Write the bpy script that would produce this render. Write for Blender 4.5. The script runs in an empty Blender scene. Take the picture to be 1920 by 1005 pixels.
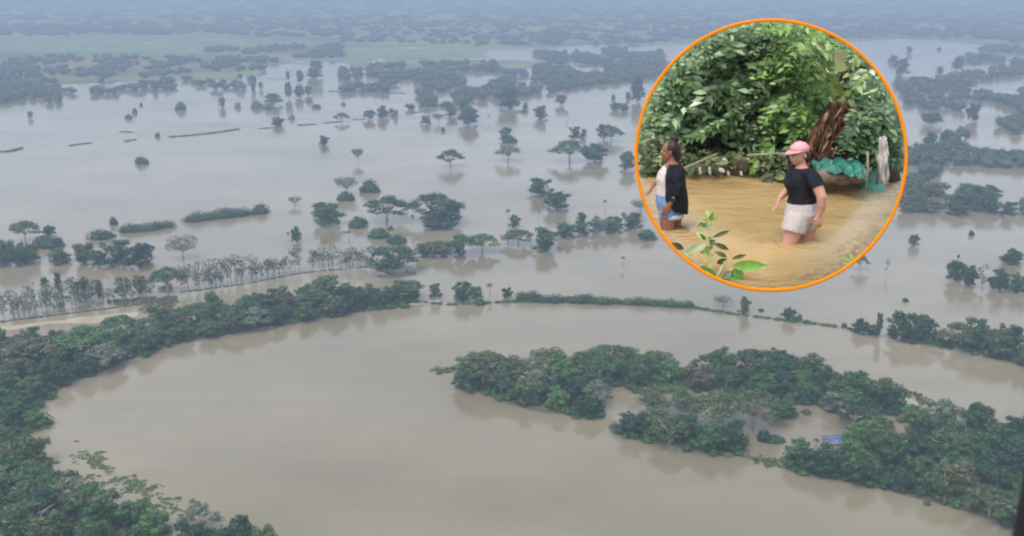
import bpy, math, random
import numpy as np
from mathutils import Vector, Matrix
from mathutils import noise as mnoise
R_ = math.radians
random.seed(7); rng = np.random.default_rng(11)
scene = bpy.context.scene
COL = scene.collection

# ------------------------------------------------------------------ camera
CAMH, FPX, PITCH = 200.0, 1900.0, R_(16.2)
cam_d = bpy.data.cameras.new('camera'); cam = bpy.data.objects.new('camera', cam_d); COL.objects.link(cam)
cam.location = (0, 0, CAMH); cam.rotation_euler = (R_(90) - PITCH, 0, 0)
cam_d.sensor_width = 36; cam_d.lens = 36 * FPX / 1920
cam_d.clip_start = 0.1; cam_d.clip_end = 60000
cam_d.dof.use_dof = True; cam_d.dof.focus_distance = 60; cam_d.dof.aperture_fstop = 11
scene.camera = cam
# ------------------------------------------------------------------ sky, sun, exposure
SUN_EL, SUN_AZ = R_(64), R_(-140)
w = bpy.data.worlds.new('World'); scene.world = w; w.use_nodes = True
nt = w.node_tree; bg = nt.nodes['Background']; bg.inputs[1].default_value = 0.15
sky = nt.nodes.new('ShaderNodeTexSky'); sky.sky_type = 'NISHITA'; sky.sun_disc = False
sky.sun_elevation = SUN_EL; sky.sun_rotation = SUN_AZ; sky.dust_density = 3.0; sky.air_density = 1.0
hs = nt.nodes.new('ShaderNodeHueSaturation'); hs.inputs['Saturation'].default_value = 0.36; hs.inputs['Value'].default_value = 1.8
nt.links.new(sky.outputs[0], hs.inputs['Color']); nt.links.new(hs.outputs[0], bg.inputs[0])
sun_d = bpy.data.lights.new('sun', 'SUN'); sun = bpy.data.objects.new('sun', sun_d); COL.objects.link(sun)
sun_d.energy = 1.1; sun_d.angle = R_(30); sun_d.color = (1, .96, .9)
sun.rotation_euler = Vector((math.sin(SUN_AZ) * math.cos(SUN_EL), math.cos(SUN_AZ) * math.cos(SUN_EL), math.sin(SUN_EL))).to_track_quat('Z', 'Y').to_euler()
vs = scene.view_settings; vs.view_transform = 'Standard'; vs.look = 'None'; vs.gamma = 1; vs.exposure = 0.04
cy = scene.cycles
cy.max_bounces = 6; cy.diffuse_bounces = 2; cy.glossy_bounces = 3; cy.transmission_bounces = 2; cy.volume_bounces = 1
cy.use_denoising = True; cy.sample_clamp_indirect = 4
cy.filter_width = 2.1
HAZE_DENSITY, HAZE_COL = 0.00032, (.405, .515, .705)

# ------------------------------------------------------------------ projection
cp, sp = math.cos(PITCH), math.sin(PITCH)
def ray(x, y):
    u, v = (x - 960) / FPX, (502.5 - y) / FPX
    return Vector((u, cp + v * sp, -sp + v * cp))        # depth along the view axis = 1
def G(x, y, z=0.0):
    r = ray(x, y); return Vector((0, 0, CAMH)) + r * ((z - CAMH) / r.z)
def D(x, y, depth): return Vector((0, 0, CAMH)) + ray(x, y) * depth
def to_px(P):
    P = np.asarray(P, float).reshape(-1, 3); z = P[:, 2] - CAMH
    d = P[:, 1] * cp - z * sp; v = P[:, 1] * sp + z * cp
    return np.stack([960 + FPX * P[:, 0] / d, 502.5 - FPX * v / d], 1), d
def mpp(x, y): return to_px(G(x, y))[1][0] / FPX

# ------------------------------------------------------------------ materials
def mat(name): 
    m = bpy.data.materials.new(name); m.use_nodes = True
    return m, m.node_tree.nodes, m.node_tree.links, m.node_tree.nodes['Principled BSDF']
def ramp(N, L, src, stops):
    r = N.new('ShaderNodeValToRGB'); L.new(src, r.inputs[0]); e = r.color_ramp.elements
    while len(e) < len(stops): e.new(.5)
    for k, (p, c) in enumerate(stops): e[k].position = p; e[k].color = (*c, 1) if len(c) == 3 else c
    return r.outputs[0]
def noise(N, L, scale, detail=4, vec=None, rough=.55):
    n = N.new('ShaderNodeTexNoise'); n.inputs['Scale'].default_value = scale
    n.inputs['Detail'].default_value = detail; n.inputs['Roughness'].default_value = rough
    if vec is not None: L.new(vec, n.inputs['Vector'])
    return n.outputs[0]
def mapping(N, L, scale, obj=True, rot=(0, 0, 0)):
    t = N.new('ShaderNodeTexCoord'); mp = N.new('ShaderNodeMapping'); mp.inputs['Scale'].default_value = scale; mp.inputs['Rotation'].default_value = rot
    L.new(t.outputs['Object'], mp.inputs[0]); return mp.outputs[0]
def mixc(N, L, fac, a, b, mode='MIX'):
    m = N.new('ShaderNodeMix'); m.data_type = 'RGBA'; m.blend_type = mode
    for s, v in ((0, fac), (6, a), (7, b)):
        if isinstance(v, (int, float)): m.inputs[s].default_value = v
        elif isinstance(v, tuple): m.inputs[s].default_value = (*v, 1)
        else: L.new(v, m.inputs[s])
    return m.outputs[2]
def simple(name, col, rough=.6, var=.25, scale=8, spec=.3, folds=0):
    m, N, L, B = mat(name); n = noise(N, L, scale, 4, mapping(N, L, (1, 1, 1)))
    a = tuple(c * (1 - var) for c in col); b = tuple(min(1, c * (1 + var)) for c in col)
    L.new(ramp(N, L, n, [(.3, a), (.7, b)]), B.inputs['Base Color'])
    B.inputs['Roughness'].default_value = rough; B.inputs['Specular IOR Level'].default_value = spec
    if folds: add_folds(N, L, B, folds)
    return m
def add_folds(N, L, B, folds):
    nf = noise(N, L, 7, 3, mapping(N, L, (1.6, 1.6, .8), rot=(0, .5, 0)), .6); b = N.new('ShaderNodeBump'); b.inputs['Strength'].default_value = folds; b.inputs['Distance'].default_value = .05
    L.new(nf, b.inputs['Height']); L.new(b.outputs[0], B.inputs['Normal'])
def leaf_mat(name, lo=.55, hi=1.5, nscale=.25, col=None, trans=0.0, warm=0.35):
    m, N, L, B = mat(name)
    g = N.new('ShaderNodeNewGeometry')
    rp = ramp(N, L, g.outputs['Random Per Island'], [(0, (lo, lo, lo)), (1, (hi, hi, hi))])
    if col is None:
        oi = N.new('ShaderNodeObjectInfo'); base = oi.outputs['Color']
    else: base = col
    c = mixc(N, L, 1.0, rp, base, 'MULTIPLY') if not isinstance(base, tuple) else mixc(N, L, 1.0, rp, base, 'MULTIPLY')
    n = noise(N, L, nscale, 3, mapping(N, L, (1, 1, 1)))
    t = ramp(N, L, n, [(.35, (.80, .92, .95)), (.65, (1 + warm, 1.08, .9))])
    c = mixc(N, L, 1.0, c, t, 'MULTIPLY')
    L.new(c, B.inputs['Base Color']); B.inputs['Roughness'].default_value = .62; B.inputs['Specular IOR Level'].default_value = .25
    return m
def water_mat(name, c1, c2, scale, r0, r1, bump, bscale, ior=1.33, stretch=(1, 1, 1)):
    m, N, L, B = mat(name); v = mapping(N, L, (scale * stretch[0], scale * stretch[1], scale))
    n = noise(N, L, 1.0, 5, v)
    base = ramp(N, L, n, [(.32, c1), (.68, c2)])
    n4 = noise(N, L, 1.0, 6, mapping(N, L, (scale * 1.2, scale * 7, scale), rot=(0, 0, -.22)), .62)
    L.new(mixc(N, L, 1.0, base, ramp(N, L, n4, [(.36, (.93, .94, .95)), (.64, (1.05, 1.04, 1.03))]), 'MULTIPLY'), B.inputs['Base Color'])
    n2 = noise(N, L, 1.0, 4, mapping(N, L, (scale * .9 * stretch[0], scale * 2.3 * stretch[1], scale), rot=(0, 0, .35)))
    mr = N.new('ShaderNodeMapRange'); L.new(n2, mr.inputs[0]); mr.inputs[1].default_value = .35; mr.inputs[2].default_value = .68
    mr.inputs[3].default_value = r0; mr.inputs[4].default_value = r1; L.new(mr.outputs[0], B.inputs['Roughness'])
    B.inputs['IOR'].default_value = ior
    nb = noise(N, L, bscale, 5, mapping(N, L, (1, 1, 1)), .6)
    b = N.new('ShaderNodeBump'); b.inputs['Strength'].default_value = bump; b.inputs['Distance'].default_value = 1.0 / bscale * .25
    L.new(nb, b.inputs['Height']); L.new(b.outputs[0], B.inputs['Normal'])
    return m
M = {}
M['leaf'] = leaf_mat('foliage', .62, 1.4, warm=.15); M['pale_leaf'] = leaf_mat('sparse_foliage', .7, 1.35, .2, warm=.15)
M['bark'] = simple('bark', (.17, .145, .115), .85, .35, 2)
M['pale_bark'] = simple('pale_bark', (.42, .39, .34), .8, .25, 2)
M['water'] = water_mat('flood_water', (.172, .150, .094), (.262, .226, .152), .006, .04, .20, .08, .5, ior=1.56)
M['mud'] = simple('bank_soil', (.10, .095, .05), .9, .45, .12)
M['sand'] = simple('pale_silt', (.34, .30, .22), .9, .2, .1)
M['grass'] = leaf_mat('grass_tufts', .6, 1.4, .1, col=(.075, .12, .035))
M['under'] = leaf_mat('undergrowth', .55, 1.4, .06, col=(.042, .100, .026), warm=.15)
M['woods'] = leaf_mat('woods', .6, 1.35, .01, col=(.050, .078, .046), warm=.1)
M['raft'] = leaf_mat('water_plants', .6, 1.4, .3, col=(.085, .135, .045))

# ------------------------------------------------------------------ mesh helpers
ICO_V = None
def _ico(sub):
    import bmesh
    b = bmesh.new(); bmesh.ops.create_icosphere(b, subdivisions=sub, radius=1)
    v = np.array([x.co[:] for x in b.verts]); f = np.array([[q.index for q in x.verts] for x in b.faces]); b.free(); return v, f
ICO1, ICO2 = _ico(1), _ico(2)
def raw_mesh(name, V, F, m=None, smooth=False):
    """V (n,3); F list of face-index arrays, each (k,3) or (k,4)."""
    me = bpy.data.meshes.new(name); V = np.asarray(V, np.float32)
    loops, starts, tot, s = [], [], [], 0
    for f in F:
        f = np.asarray(f, np.int32)
        if not len(f): continue
        k = f.shape[1]; loops.append(f.ravel()); starts.append(s + np.arange(len(f)) * k); tot.append(np.full(len(f), k)); s += f.size
    loops = np.concatenate(loops).astype(np.int32); starts = np.concatenate(starts).astype(np.int32)
    me.vertices.add(len(V)); me.vertices.foreach_set('co', V.ravel())
    me.loops.add(len(loops)); me.loops.foreach_set('vertex_index', loops)
    me.polygons.add(len(starts)); me.polygons.foreach_set('loop_start', starts)
    try: me.polygons.foreach_set('loop_total', np.concatenate(tot).astype(np.int32))
    except Exception: pass
    if smooth: me.polygons.foreach_set('use_smooth', np.ones(len(starts), bool))
    me.update(calc_edges=True); me.validate()
    if m: me.materials.append(m)
    return me
class Cloud:
    def __init__(s): s.v, s.q, s.t, s.n = [], [], [], 0
    def add(s, V, quads=None, tris=None):
        V = np.asarray(V, float); s.v.append(V)
        if quads is not None and len(quads): s.q.append(np.asarray(quads) + s.n)
        if tris is not None and len(tris): s.t.append(np.asarray(tris) + s.n)
        s.n += len(V)
    def quads_at(s, P, Nn, size, asp=1.0):
        n = len(P)
        if not n: return
        Nn = Nn / (np.linalg.norm(Nn, axis=1, keepdims=True) + 1e-9)
        a = np.cross(Nn, rng.normal(size=(n, 3))); a /= np.linalg.norm(a, axis=1, keepdims=True) + 1e-9
        b = np.cross(Nn, a); s1 = (size * rng.uniform(.6, 1.35, n))[:, None] * .5; s2 = s1 * rng.uniform(.55, 1.0, n)[:, None] * asp
        j = lambda: rng.uniform(.7, 1.25, (n, 1))
        V = np.stack([P - a * s1 * j(), P - b * s2 * j() + Nn * s1 * .25, P + a * s1 * j(), P + b * s2 * j() - Nn * s1 * .2], 1).reshape(-1, 3)
        s.add(V, np.arange(4 * n).reshape(n, 4))
    def lobes(s, L_, size, dens=1.0, core=.8, zmin=-1e9, cull=.85, jit=.55, ico=ICO1):
        L_ = [(np.array(c, float), np.array(r, float)) for c, r in L_]
        for i, (c, r) in enumerate(L_):
            area = 4 * math.pi * ((r[0] * r[1]) ** 1.6 / 3 + (r[0] * r[2]) ** 1.6 / 3 + (r[1] * r[2]) ** 1.6 / 3) ** (1 / 1.6)
            n = max(4, int(area / size ** 2 * dens))
            u = rng.normal(size=(n, 3)); u /= np.linalg.norm(u, axis=1, keepdims=True)
            P = c + u * r * rng.uniform(.82, 1.08, (n, 1)); keep = P[:, 2] > zmin
            for k, (c2, r2) in enumerate(L_):
                if k != i: keep &= (((P - c2) / r2) ** 2).sum(1) > cull ** 2
            P = P[keep]; Nn = u[keep] / r + rng.normal(size=P.shape) * jit / r.mean() + np.array([0, 0, .35 / r.mean()])
            s.quads_at(P, Nn, size)
            if core:
                V = c + ico[0] * r * core * rng.uniform(.85, 1.1, (len(ico[0]), 1)); V[:, 2] = np.maximum(V[:, 2], zmin)
                s.add(V, None, ico[1])
    def tube(s, pts, rad, sides=6):
        pts = [np.array(p, float) for p in pts]; n = len(pts); V = []
        for i, p in enumerate(pts):
            t = pts[min(i + 1, n - 1)] - pts[max(i - 1, 0)]; t /= np.linalg.norm(t) + 1e-9
            a = np.cross(t, [0, 0, 1] if abs(t[2]) < .9 else [1, 0, 0]); a /= np.linalg.norm(a); b = np.cross(t, a)
            for k in range(sides):
                th = 2 * math.pi * k / sides; V.append(p + (a * math.cos(th) + b * math.sin(th)) * rad[i])
        Q = [(i * sides + k, i * sides + (k + 1) % sides, (i + 1) * sides + (k + 1) % sides, (i + 1) * sides + k) for i in range(n - 1) for k in range(sides)]
        T = [(0, k + 1, k) for k in range(1, sides - 1)] + [((n - 1) * sides, (n - 1) * sides + k, (n - 1) * sides + k + 1) for k in range(1, sides - 1)]
        s.add(V, Q, T)
    def ell(s, c, r, ico=ICO2): s.add(np.array(c) + ico[0] * np.array(r), None, ico[1])
    def loft(s, rings, sides=20):
        V = []
        for (cx, cyy, cz, rx, ry) in rings:
            for k in range(sides):
                th = 2 * math.pi * k / sides; V.append((cx + rx * math.cos(th), cyy + ry * math.sin(th), cz))
        n = len(rings)
        Q = [(i * sides + k, i * sides + (k + 1) % sides, (i + 1) * sides + (k + 1) % sides, (i + 1) * sides + k) for i in range(n - 1) for k in range(sides)]
        T = [(0, k + 1, k) for k in range(1, sides - 1)] + [((n - 1) * sides, (n - 1) * sides + k, (n - 1) * sides + k + 1) for k in range(1, sides - 1)]
        s.add(V, Q, T)
    def trim(s, Rr):                                      # keep only whole faces that stay inside the round stage
        V = np.concatenate(s.v); p, d = to_px(V); ok = ((p[:, 0] - ICX) ** 2 + (p[:, 1] - ICY) ** 2) < Rr ** 2
        s.v = [V]
        if s.q: q = np.concatenate(s.q); s.q = [q[ok[q].all(1)]]
        if s.t: t = np.concatenate(s.t); s.t = [t[ok[t].all(1)]]
        used = np.zeros(len(V), bool)
        for a in s.q + s.t: used[a.ravel()] = True
        idx = np.cumsum(used) - 1; s.v = [V[used]]; s.q = [idx[a] for a in s.q]; s.t = [idx[a] for a in s.t]
        return s
    def mesh(s, name, m=None, smooth=False, origin=None):
        V = np.concatenate(s.v)
        if origin is not None: V = V - np.array(origin)
        return raw_mesh(name, V, [np.concatenate(a) for a in (s.q, s.t) if len(a)], m, smooth)
def link(name, me, parent=None, loc=None, color=None):
    o = bpy.data.objects.new(name, me); COL.objects.link(o)
    if parent: o.parent = parent
    if loc is not None: o.location = loc
    if color is not None: o.color = (*[float(q) for q in color], 1)
    return o
def tag(o, label=None, cat=None, group=None, kind=None):
    for k, v in (('label', label), ('category', cat), ('group', group), ('kind', kind)):
        if v: o[k] = v
    return o
def struct(name, me, z=None): o = link(name, me); return tag(o, kind='structure')

# ------------------------------------------------------------------ water, land
def poly_mesh(name, pts, m, z, step=6.0, jag=1.5):
    """flat land outline with an uneven edge; pts are ground points"""
    out = []
    n = len(pts)
    for i in range(n):
        a, b = np.array(pts[i][:2]), np.array(pts[(i + 1) % n][:2]); k = max(1, min(80, int(np.linalg.norm(b - a) / step)))
        for j in range(k): out.append(a + (b - a) * j / k + rng.normal(size=2) * jag)
    from mathutils.geometry import tessellate_polygon
    V = [Vector((p[0], p[1], z)) for p in out]; T = tessellate_polygon([V])
    return raw_mesh(name, [v[:] for v in V], [np.array([t if (V[t[1]] - V[t[0]]).cross(V[t[2]] - V[t[0]]).z > 0 else t[::-1] for t in T])], m)
def gp(poly, z=0): return [G(x, y, z) for x, y in poly]
S = 15000
struct('flood_water', raw_mesh('flood_water', [(-S, -600, 0), (S, -600, 0), (S, 2 * S, 0), (-S, 2 * S, 0)], [[(0, 1, 2, 3)]], M['water']))
# far plain
m, N, L, B = mat('far_plain'); v = mapping(N, L, (.0012, .0028, 1))
vo = N.new('ShaderNodeTexVoronoi'); vo.inputs['Scale'].default_value = 1.6; L.new(v, vo.inputs[0])
c1 = ramp(N, L, noise(N, L, 2.2, 6, v), [(.34, (.055, .075, .045)), (.48, (.10, .14, .06)), (.6, (.17, .215, .085)), (.75, (.13, .125, .09))])
L.new(mixc(N, L, .35, c1, vo.outputs['Color'], 'SOFT_LIGHT'), B.inputs['Base Color']); B.inputs['Roughness'].default_value = .95; M['plain'] = m
M['field'] = simple('green_fields', (.13, .195, .09), .95, .35, .008)
edge = [(-700, 172), (-100, 176), (60, 168), (128, 158), (230, 152), (330, 150), (430, 150), (480, 138), (505, 122), (600, 112), (700, 120), (820, 112), (905, 104), (915, 94), (1000, 90), (1130, 84), (1250, 84), (1600, 77), (1700, 72), (1850, 84), (1920, 92), (2700, 105)]
far = [Vector((S, 2 * S - 500, 0)), Vector((-S, 2 * S - 500, 0))]
struct('far_plain', poly_mesh('far_plain', gp(edge) + far, M['plain'], .35, 60, 12))
def sheet(name, polys, m, z, jag=1.0, step=5):
    for i, p in enumerate(polys): struct(name, poly_mesh(name, gp(p), m, z + i * .012, step, jag))
sheet('green_field', [[(-300, 98), (200, 98), (560, 86), (590, 75), (300, 68), (-300, 70)], [(640, 106), (760, 110), (905, 108), (900, 96), (760, 94), (650, 96)], [(640, 112), (660, 132), (800, 138), (960, 128), (1120, 122), (1000, 114), (860, 112)]], M['field'], .5, 10, 50)
sheet('flood_pond', [[(500, 146), (540, 148), (548, 142), (542, 128), (500, 130)], [(545, 118), (600, 121), (605, 114), (548, 112)], [(760, 92), (790, 92), (790, 89), (762, 89)],
    [(690, 119), (718, 119), (716, 110), (706, 110)], [(1650, 36), (1680, 38), (1676, 33)], [(1745, 48), (1765, 52), (1760, 46)], [(1890, 100), (1925, 104), (1925, 92), (1895, 90)]], M['water'], .6, 4, 30)
cells = [  # name, polygon of trunk bases, tree spacing (m)
 ('by the dike end of left bank', [(640, 557), (700, 560), (775, 560), (765, 574), (700, 583), (640, 590)], 12.5),
 ('on left bank past the flooded field', [(500, 568), (640, 557), (640, 590), (545, 606), (480, 616), (470, 580)], 12.5),
 ('on left bank by reddish thicket', [(330, 606), (470, 580), (480, 616), (400, 630), (330, 643)], 12.5),
 ('on left bank under pale silt strip', [(150, 650), (230, 628), (330, 606), (330, 643), (260, 670), (205, 688)], 12.5),
 ('on left bank at picture edge', [(-20, 650), (150, 650), (205, 688), (130, 718), (90, 746), (-20, 745)], 12.5),
 ('around small point of left bank', [(-20, 747), (88, 750), (55, 775), (82, 798), (35, 818), (-20, 823)], 12),
 ('beside floating weeds, left bank', [(-20, 828), (38, 842), (72, 872), (92, 900), (118, 915), (-20, 915)], 12),
 ('in bottom left corner wood', [(-20, 918), (118, 918), (150, 934), (230, 968), (290, 1000), (300, 1030), (-20, 1030)], 12.5),
 ('on bottom edge point', [(345, 1008), (400, 998), (455, 1006), (490, 1020), (505, 1045), (345, 1045)], 10.5),
 ('on island tip', [(855, 722), (880, 706), (960, 700), (960, 750), (900, 738)], 12.5),
 ('on island neck', [(960, 702), (1090, 698), (1120, 735), (1095, 735), (1040, 742), (960, 748)], 12.5),
 ('on island hook', [(945, 752), (1040, 746), (1095, 748), (1126, 765), (1123, 786), (1090, 785), (1030, 773)], 12),
 ('north shore of island', [(1090, 696), (1230, 693), (1250, 725), (1150, 722), (1100, 735)], 13),
 ('middle of island north arm', [(1230, 693), (1400, 693), (1400, 742), (1300, 732), (1240, 725)], 13),
 ('above island pond', [(1400, 693), (1520, 705), (1580, 730), (1580, 775), (1520, 758), (1440, 758), (1400, 746)], 13),
 ('end of island north arm', [(1580, 725), (1650, 735), (1693, 760), (1688, 776), (1580, 776)], 13),
 ('on west tip, island south arm', [(1155, 802), (1235, 793), (1290, 815), (1290, 840), (1178, 820)], 12),
 ('under island umbrella trees', [(1290, 813), (1370, 835), (1398, 858), (1290, 841)], 12),
 ('beneath island pond', [(1475, 864), (1520, 857), (1570, 876), (1640, 882), (1640, 912), (1560, 897), (1482, 880)], 12),
 ('south shore of island', [(1640, 852), (1730, 832), (1788, 862), (1788, 947), (1680, 922), (1640, 912)], 13),
 ('by island inner channel', [(1700, 792), (1740, 787), (1830, 802), (1940, 832), (1940, 880), (1790, 862), (1725, 815)], 13),
 ('island bottom right end', [(1790, 867), (1960, 882), (1960, 1002), (1890, 986), (1790, 950)], 13),
 ('over blue roof on island', [(1600, 822), (1648, 808), (1655, 836), (1602, 838)], 11),
 ('on right bank block', [(1690, 634), (1812, 640), (1812, 654), (1760, 652), (1690, 642)], 13),
 ('on right bank corner', [(1825, 652), (1960, 668), (1980, 700), (1900, 680), (1828, 662)], 13),
 ('behind right river bend', [(1692, 350), (1752, 350), (1757, 402), (1692, 404)], 19),
 ('in big clump right of circle', [(1778, 372), (1858, 372), (1864, 402), (1778, 406)], 19),
 ('in clump at right edge', [(1874, 396), (1928, 392), (1928, 410), (1874, 412)], 19),
]
sheet('river_bank', [c[1] for c in cells[:25]], M['mud'], .12, 1.2, 4)
sheet('silt_and_gloss', [[(-60, 622), (0, 613), (90, 603), (180, 592), (262, 585), (254, 594), (235, 602), (160, 607), (90, 608), (0, 622)], [(118, 622), (150, 614), (146, 628), (132, 632)], [(410, 573), (470, 566), (468, 574), (415, 579)]], M['sand'], .1, .5, 4)  # pale silt band; the white gloss beside it is painted in silt colour
sheet('sand_bar', [[(1675, 740), (1705, 745), (1730, 765), (1700, 775), (1685, 760)], [(975, 716), (1030, 704), (1035, 715), (990, 724)], [(760, 572), (800, 562), (835, 566), (800, 572)]], M['sand'], .16, .5, 3)

# ------------------------------------------------------------------ tree prototypes
def crown_broad(W, H, nl, seed):
    random.seed(seed); Ls = []
    for k in range(nl):
        a = random.uniform(0, 2 * math.pi); t = random.random() ** .6; z = random.uniform(.10, .86)
        prof = math.sqrt(max(.05, 1 - abs((z - .38) / .62) ** 1.9)); rr = W / 2 * prof * t * .84
        r = W * random.uniform(.075, .155) * (1.15 - .3 * z)
        Ls.append(((rr * math.cos(a), rr * math.sin(a), z * H), (r, r * random.uniform(.85, 1.25), r * random.uniform(.5, .8))))
    Ls.append(((0, 0, H * .45), (W * .30, W * .28, H * .36)))
    c = Cloud(); c.lobes(Ls, .72, 1.0, .72, jit=.9, cull=.7); return c
def crown_rain(W, H, seed):
    random.seed(seed); Ls = []
    for k in range(40):
        a = random.uniform(0, 2 * math.pi); t = math.sqrt(random.random()); rr = W * .45 * t
        z = H * (.90 - .42 * t * t) + random.uniform(-.05, .05) * H
        r = W * random.uniform(.065, .115); Ls.append(((rr * math.cos(a), rr * math.sin(a), z), (r * 1.3, r * 1.3, r * .42)))
    c = Cloud(); c.lobes(Ls, .85, .95, .62, jit=.3); return c
def limbs_rain(W, H, seed):
    random.seed(seed); c = Cloud(); c.tube([(0, 0, -1.5), (.2, .1, H * .18), (0, .2, H * .33)], [.75, .6, .5])
    for k in range(9):
        a = k * 2 * math.pi / 9 + random.uniform(-.25, .25); e = W * random.uniform(.25, .42)
        p0 = (0, .2, H * random.uniform(.26, .33)); p1 = (e * .45 * math.cos(a), e * .45 * math.sin(a), H * .58); p2 = (e * math.cos(a), e * math.sin(a), H * .76)
        c.tube([p0, p1, p2], [.36, .24, .1], 5)
        for s_ in (-.5, .5): c.tube([p1, (e * .8 * math.cos(a + s_), e * .8 * math.sin(a + s_), H * .8)], [.18, .07], 4)
    return c
def trunk_simple(H, W, seed, r=.4, zt=.6, nb=5):
    random.seed(seed); c = Cloud(); c.tube([(0, 0, -1.5), (.15, .1, H * .25), (-.1, 0, H * zt)], [r, r * .8, r * .45])
    for k in range(nb):
        a = random.uniform(0, 6.28); z = H * random.uniform(.2, .45)
        c.tube([(.1, .05, z), (W * .14 * math.cos(a), W * .14 * math.sin(a), z + H * .18), (W * .3 * math.cos(a), W * .3 * math.sin(a), z + H * .3)], [r * .5, r * .3, r * .12], 5)
    return c
def crown_slender(W, H, seed, sparse=True):
    random.seed(seed); Ls = []
    for k in range(11):
        a = random.uniform(0, 6.28); z = random.uniform(.28, .95) * H; rr = W * .38 * random.random()
        r = W * random.uniform(.12, .2); Ls.append(((rr * math.cos(a), rr * math.sin(a), z), (r, r, r * 1.1)))
    c = Cloud(); c.lobes(Ls, .6, .8, 0 if sparse else .7); return c
def crown_bare(W, H, seed):
    c = crown_broad.__wrapped__(W, H, seed) if hasattr(crown_broad, '__wrapped__') else Cloud()
    random.seed(seed)
    Ls = [((W * .3 * math.cos(a), W * .3 * math.sin(a), H * random.uniform(.55, .85)), (W * .2, W * .2, H * .14)) for a in [random.uniform(0, 6.28) for _ in range(10)]]
    Ls.append(((0, 0, H * .62), (W * .34, W * .34, H * .26))); c.lobes(Ls, .5, .55, 0, jit=1.2, cull=.5)
    for k in range(26):
        a = random.uniform(0, 6.28); t = random.random(); e = W * .46 * math.sqrt(t)
        c.tube([(W * .08 * math.cos(a), W * .08 * math.sin(a), H * .45), (e * .7 * math.cos(a), e * .7 * math.sin(a), H * .68), (e * math.cos(a + .2), e * math.sin(a + .2), H * (.95 - .3 * t))], [.13, .1, .05], 3)
    return c
def crown_shrub(W, H, seed):
    random.seed(seed)
    Ls = [((0, 0, H * .12), (W * .40, W * .40, H * .80))]
    for k in range(14):
        a = random.uniform(0, 6.28); t = math.sqrt(random.random()); rr = W * .38 * t; r = W * random.uniform(.09, .16)
        Ls.append(((rr * math.cos(a), rr * math.sin(a), H * .80 * (1 - t * t) * random.uniform(.5, 1.0)), (r, r, H * .2)))
    c = Cloud(); c.lobes(Ls, .6, 1.1, .9, zmin=-.3); return c
def crown_palm(H, seed):
    random.seed(seed); c = Cloud()
    for k in range(16):
        a = k * 2.4; e = random.uniform(.2, .9); ln = 3.2; pts = []
        for t in (0, .25, .5, .75, 1): pts.append(np.array([ln * t * math.cos(a) * (1 - .2 * e), ln * t * math.sin(a) * (1 - .2 * e), H + 1.6 * e * t * 1.5 - 2.6 * t * t]))
        sd = np.array([-math.sin(a), math.cos(a), 0]) * .45
        V = []; 
        for i, p in enumerate(pts): wd = (.5, 1, 1, .7, .1)[i]; V += [p - sd * wd - [0, 0, .25 * wd], p, p + sd * wd - [0, 0, .25 * wd]]
        c.add(V, [(3 * i + j, 3 * i + j + 1, 3 * i + j + 4, 3 * i + j + 3) for i in range(4) for j in (0, 1)])
    return c
P = {}
P['broad_tree'] = [(14, 12, crown_broad(14, 12, 26 + k % 4 * 4, 100 + k).mesh('crown', M['leaf']), trunk_simple(12, 14, k).mesh('trunk', M['bark'])) for k in range(10)]
P['rain_tree'] = [(24, 13, crown_rain(24, 13, 200 + k).mesh('crown', M['leaf']), limbs_rain(24, 13, k).mesh('trunk', M['pale_bark'])) for k in range(4)]
P['slender_tree'] = [(5, 11, crown_slender(5, 11, 300 + k).mesh('crown', M['pale_leaf']), trunk_simple(11, 5, k, .14, .92, 5).mesh('trunk', M['pale_bark'])) for k in range(6)]
P['bare_tree'] = [(14, 12, crown_bare(14, 12, 400 + k).mesh('crown', M['pale_leaf']), trunk_simple(12, 14, k, .35, .6, 6).mesh('trunk', M['pale_bark'])) for k in range(3)]
P['shrub'] = [(9, 5, crown_shrub(9, 5, 500 + k).mesh('shrub', M['leaf']), None) for k in range(5)]
P['palm_tree'] = [(6, 9, crown_palm(8, 600 + k).mesh('fronds', M['leaf']), trunk_simple(9, 1, k, .22, .9, 0).mesh('trunk', M['bark'])) for k in range(2)]
CAT = dict(broad_tree='tree', rain_tree='umbrella tree', slender_tree='slender tree', bare_tree='bare tree', shrub='bush', palm_tree='palm')
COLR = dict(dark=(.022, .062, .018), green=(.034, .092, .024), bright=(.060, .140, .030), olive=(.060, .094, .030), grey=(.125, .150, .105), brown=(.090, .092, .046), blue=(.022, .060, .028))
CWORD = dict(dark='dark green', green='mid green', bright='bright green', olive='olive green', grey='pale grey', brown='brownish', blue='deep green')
labels = {}
def put(kind, loc, W, H, col, label, group=None, var=None, rot=None):
    pr = P[kind]; k = random.randrange(len(pr)) if var is None else var % len(pr); w0, h0, cm, tm = pr[k]
    c = np.array(COLR[col]) * random.uniform(.9, 1.1)
    sc = (W / w0, W / w0, H / h0); rz = random.uniform(0, 6.28) if rot is None else rot
    if tm is None: root = link(kind, cm, None, loc, c)
    else:
        root = bpy.data.objects.new(kind, None); COL.objects.link(root); root.location = loc; root.empty_display_size = 1
        link('fronds' if kind == 'palm_tree' else 'crown', cm, root, None, c); link('trunk', tm, root)
    root.scale = sc; root.rotation_euler = (0, 0, rz)
    labels[label] = labels.get(label, 0) + 1
    return tag(root, label, CAT[kind], group)
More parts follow.
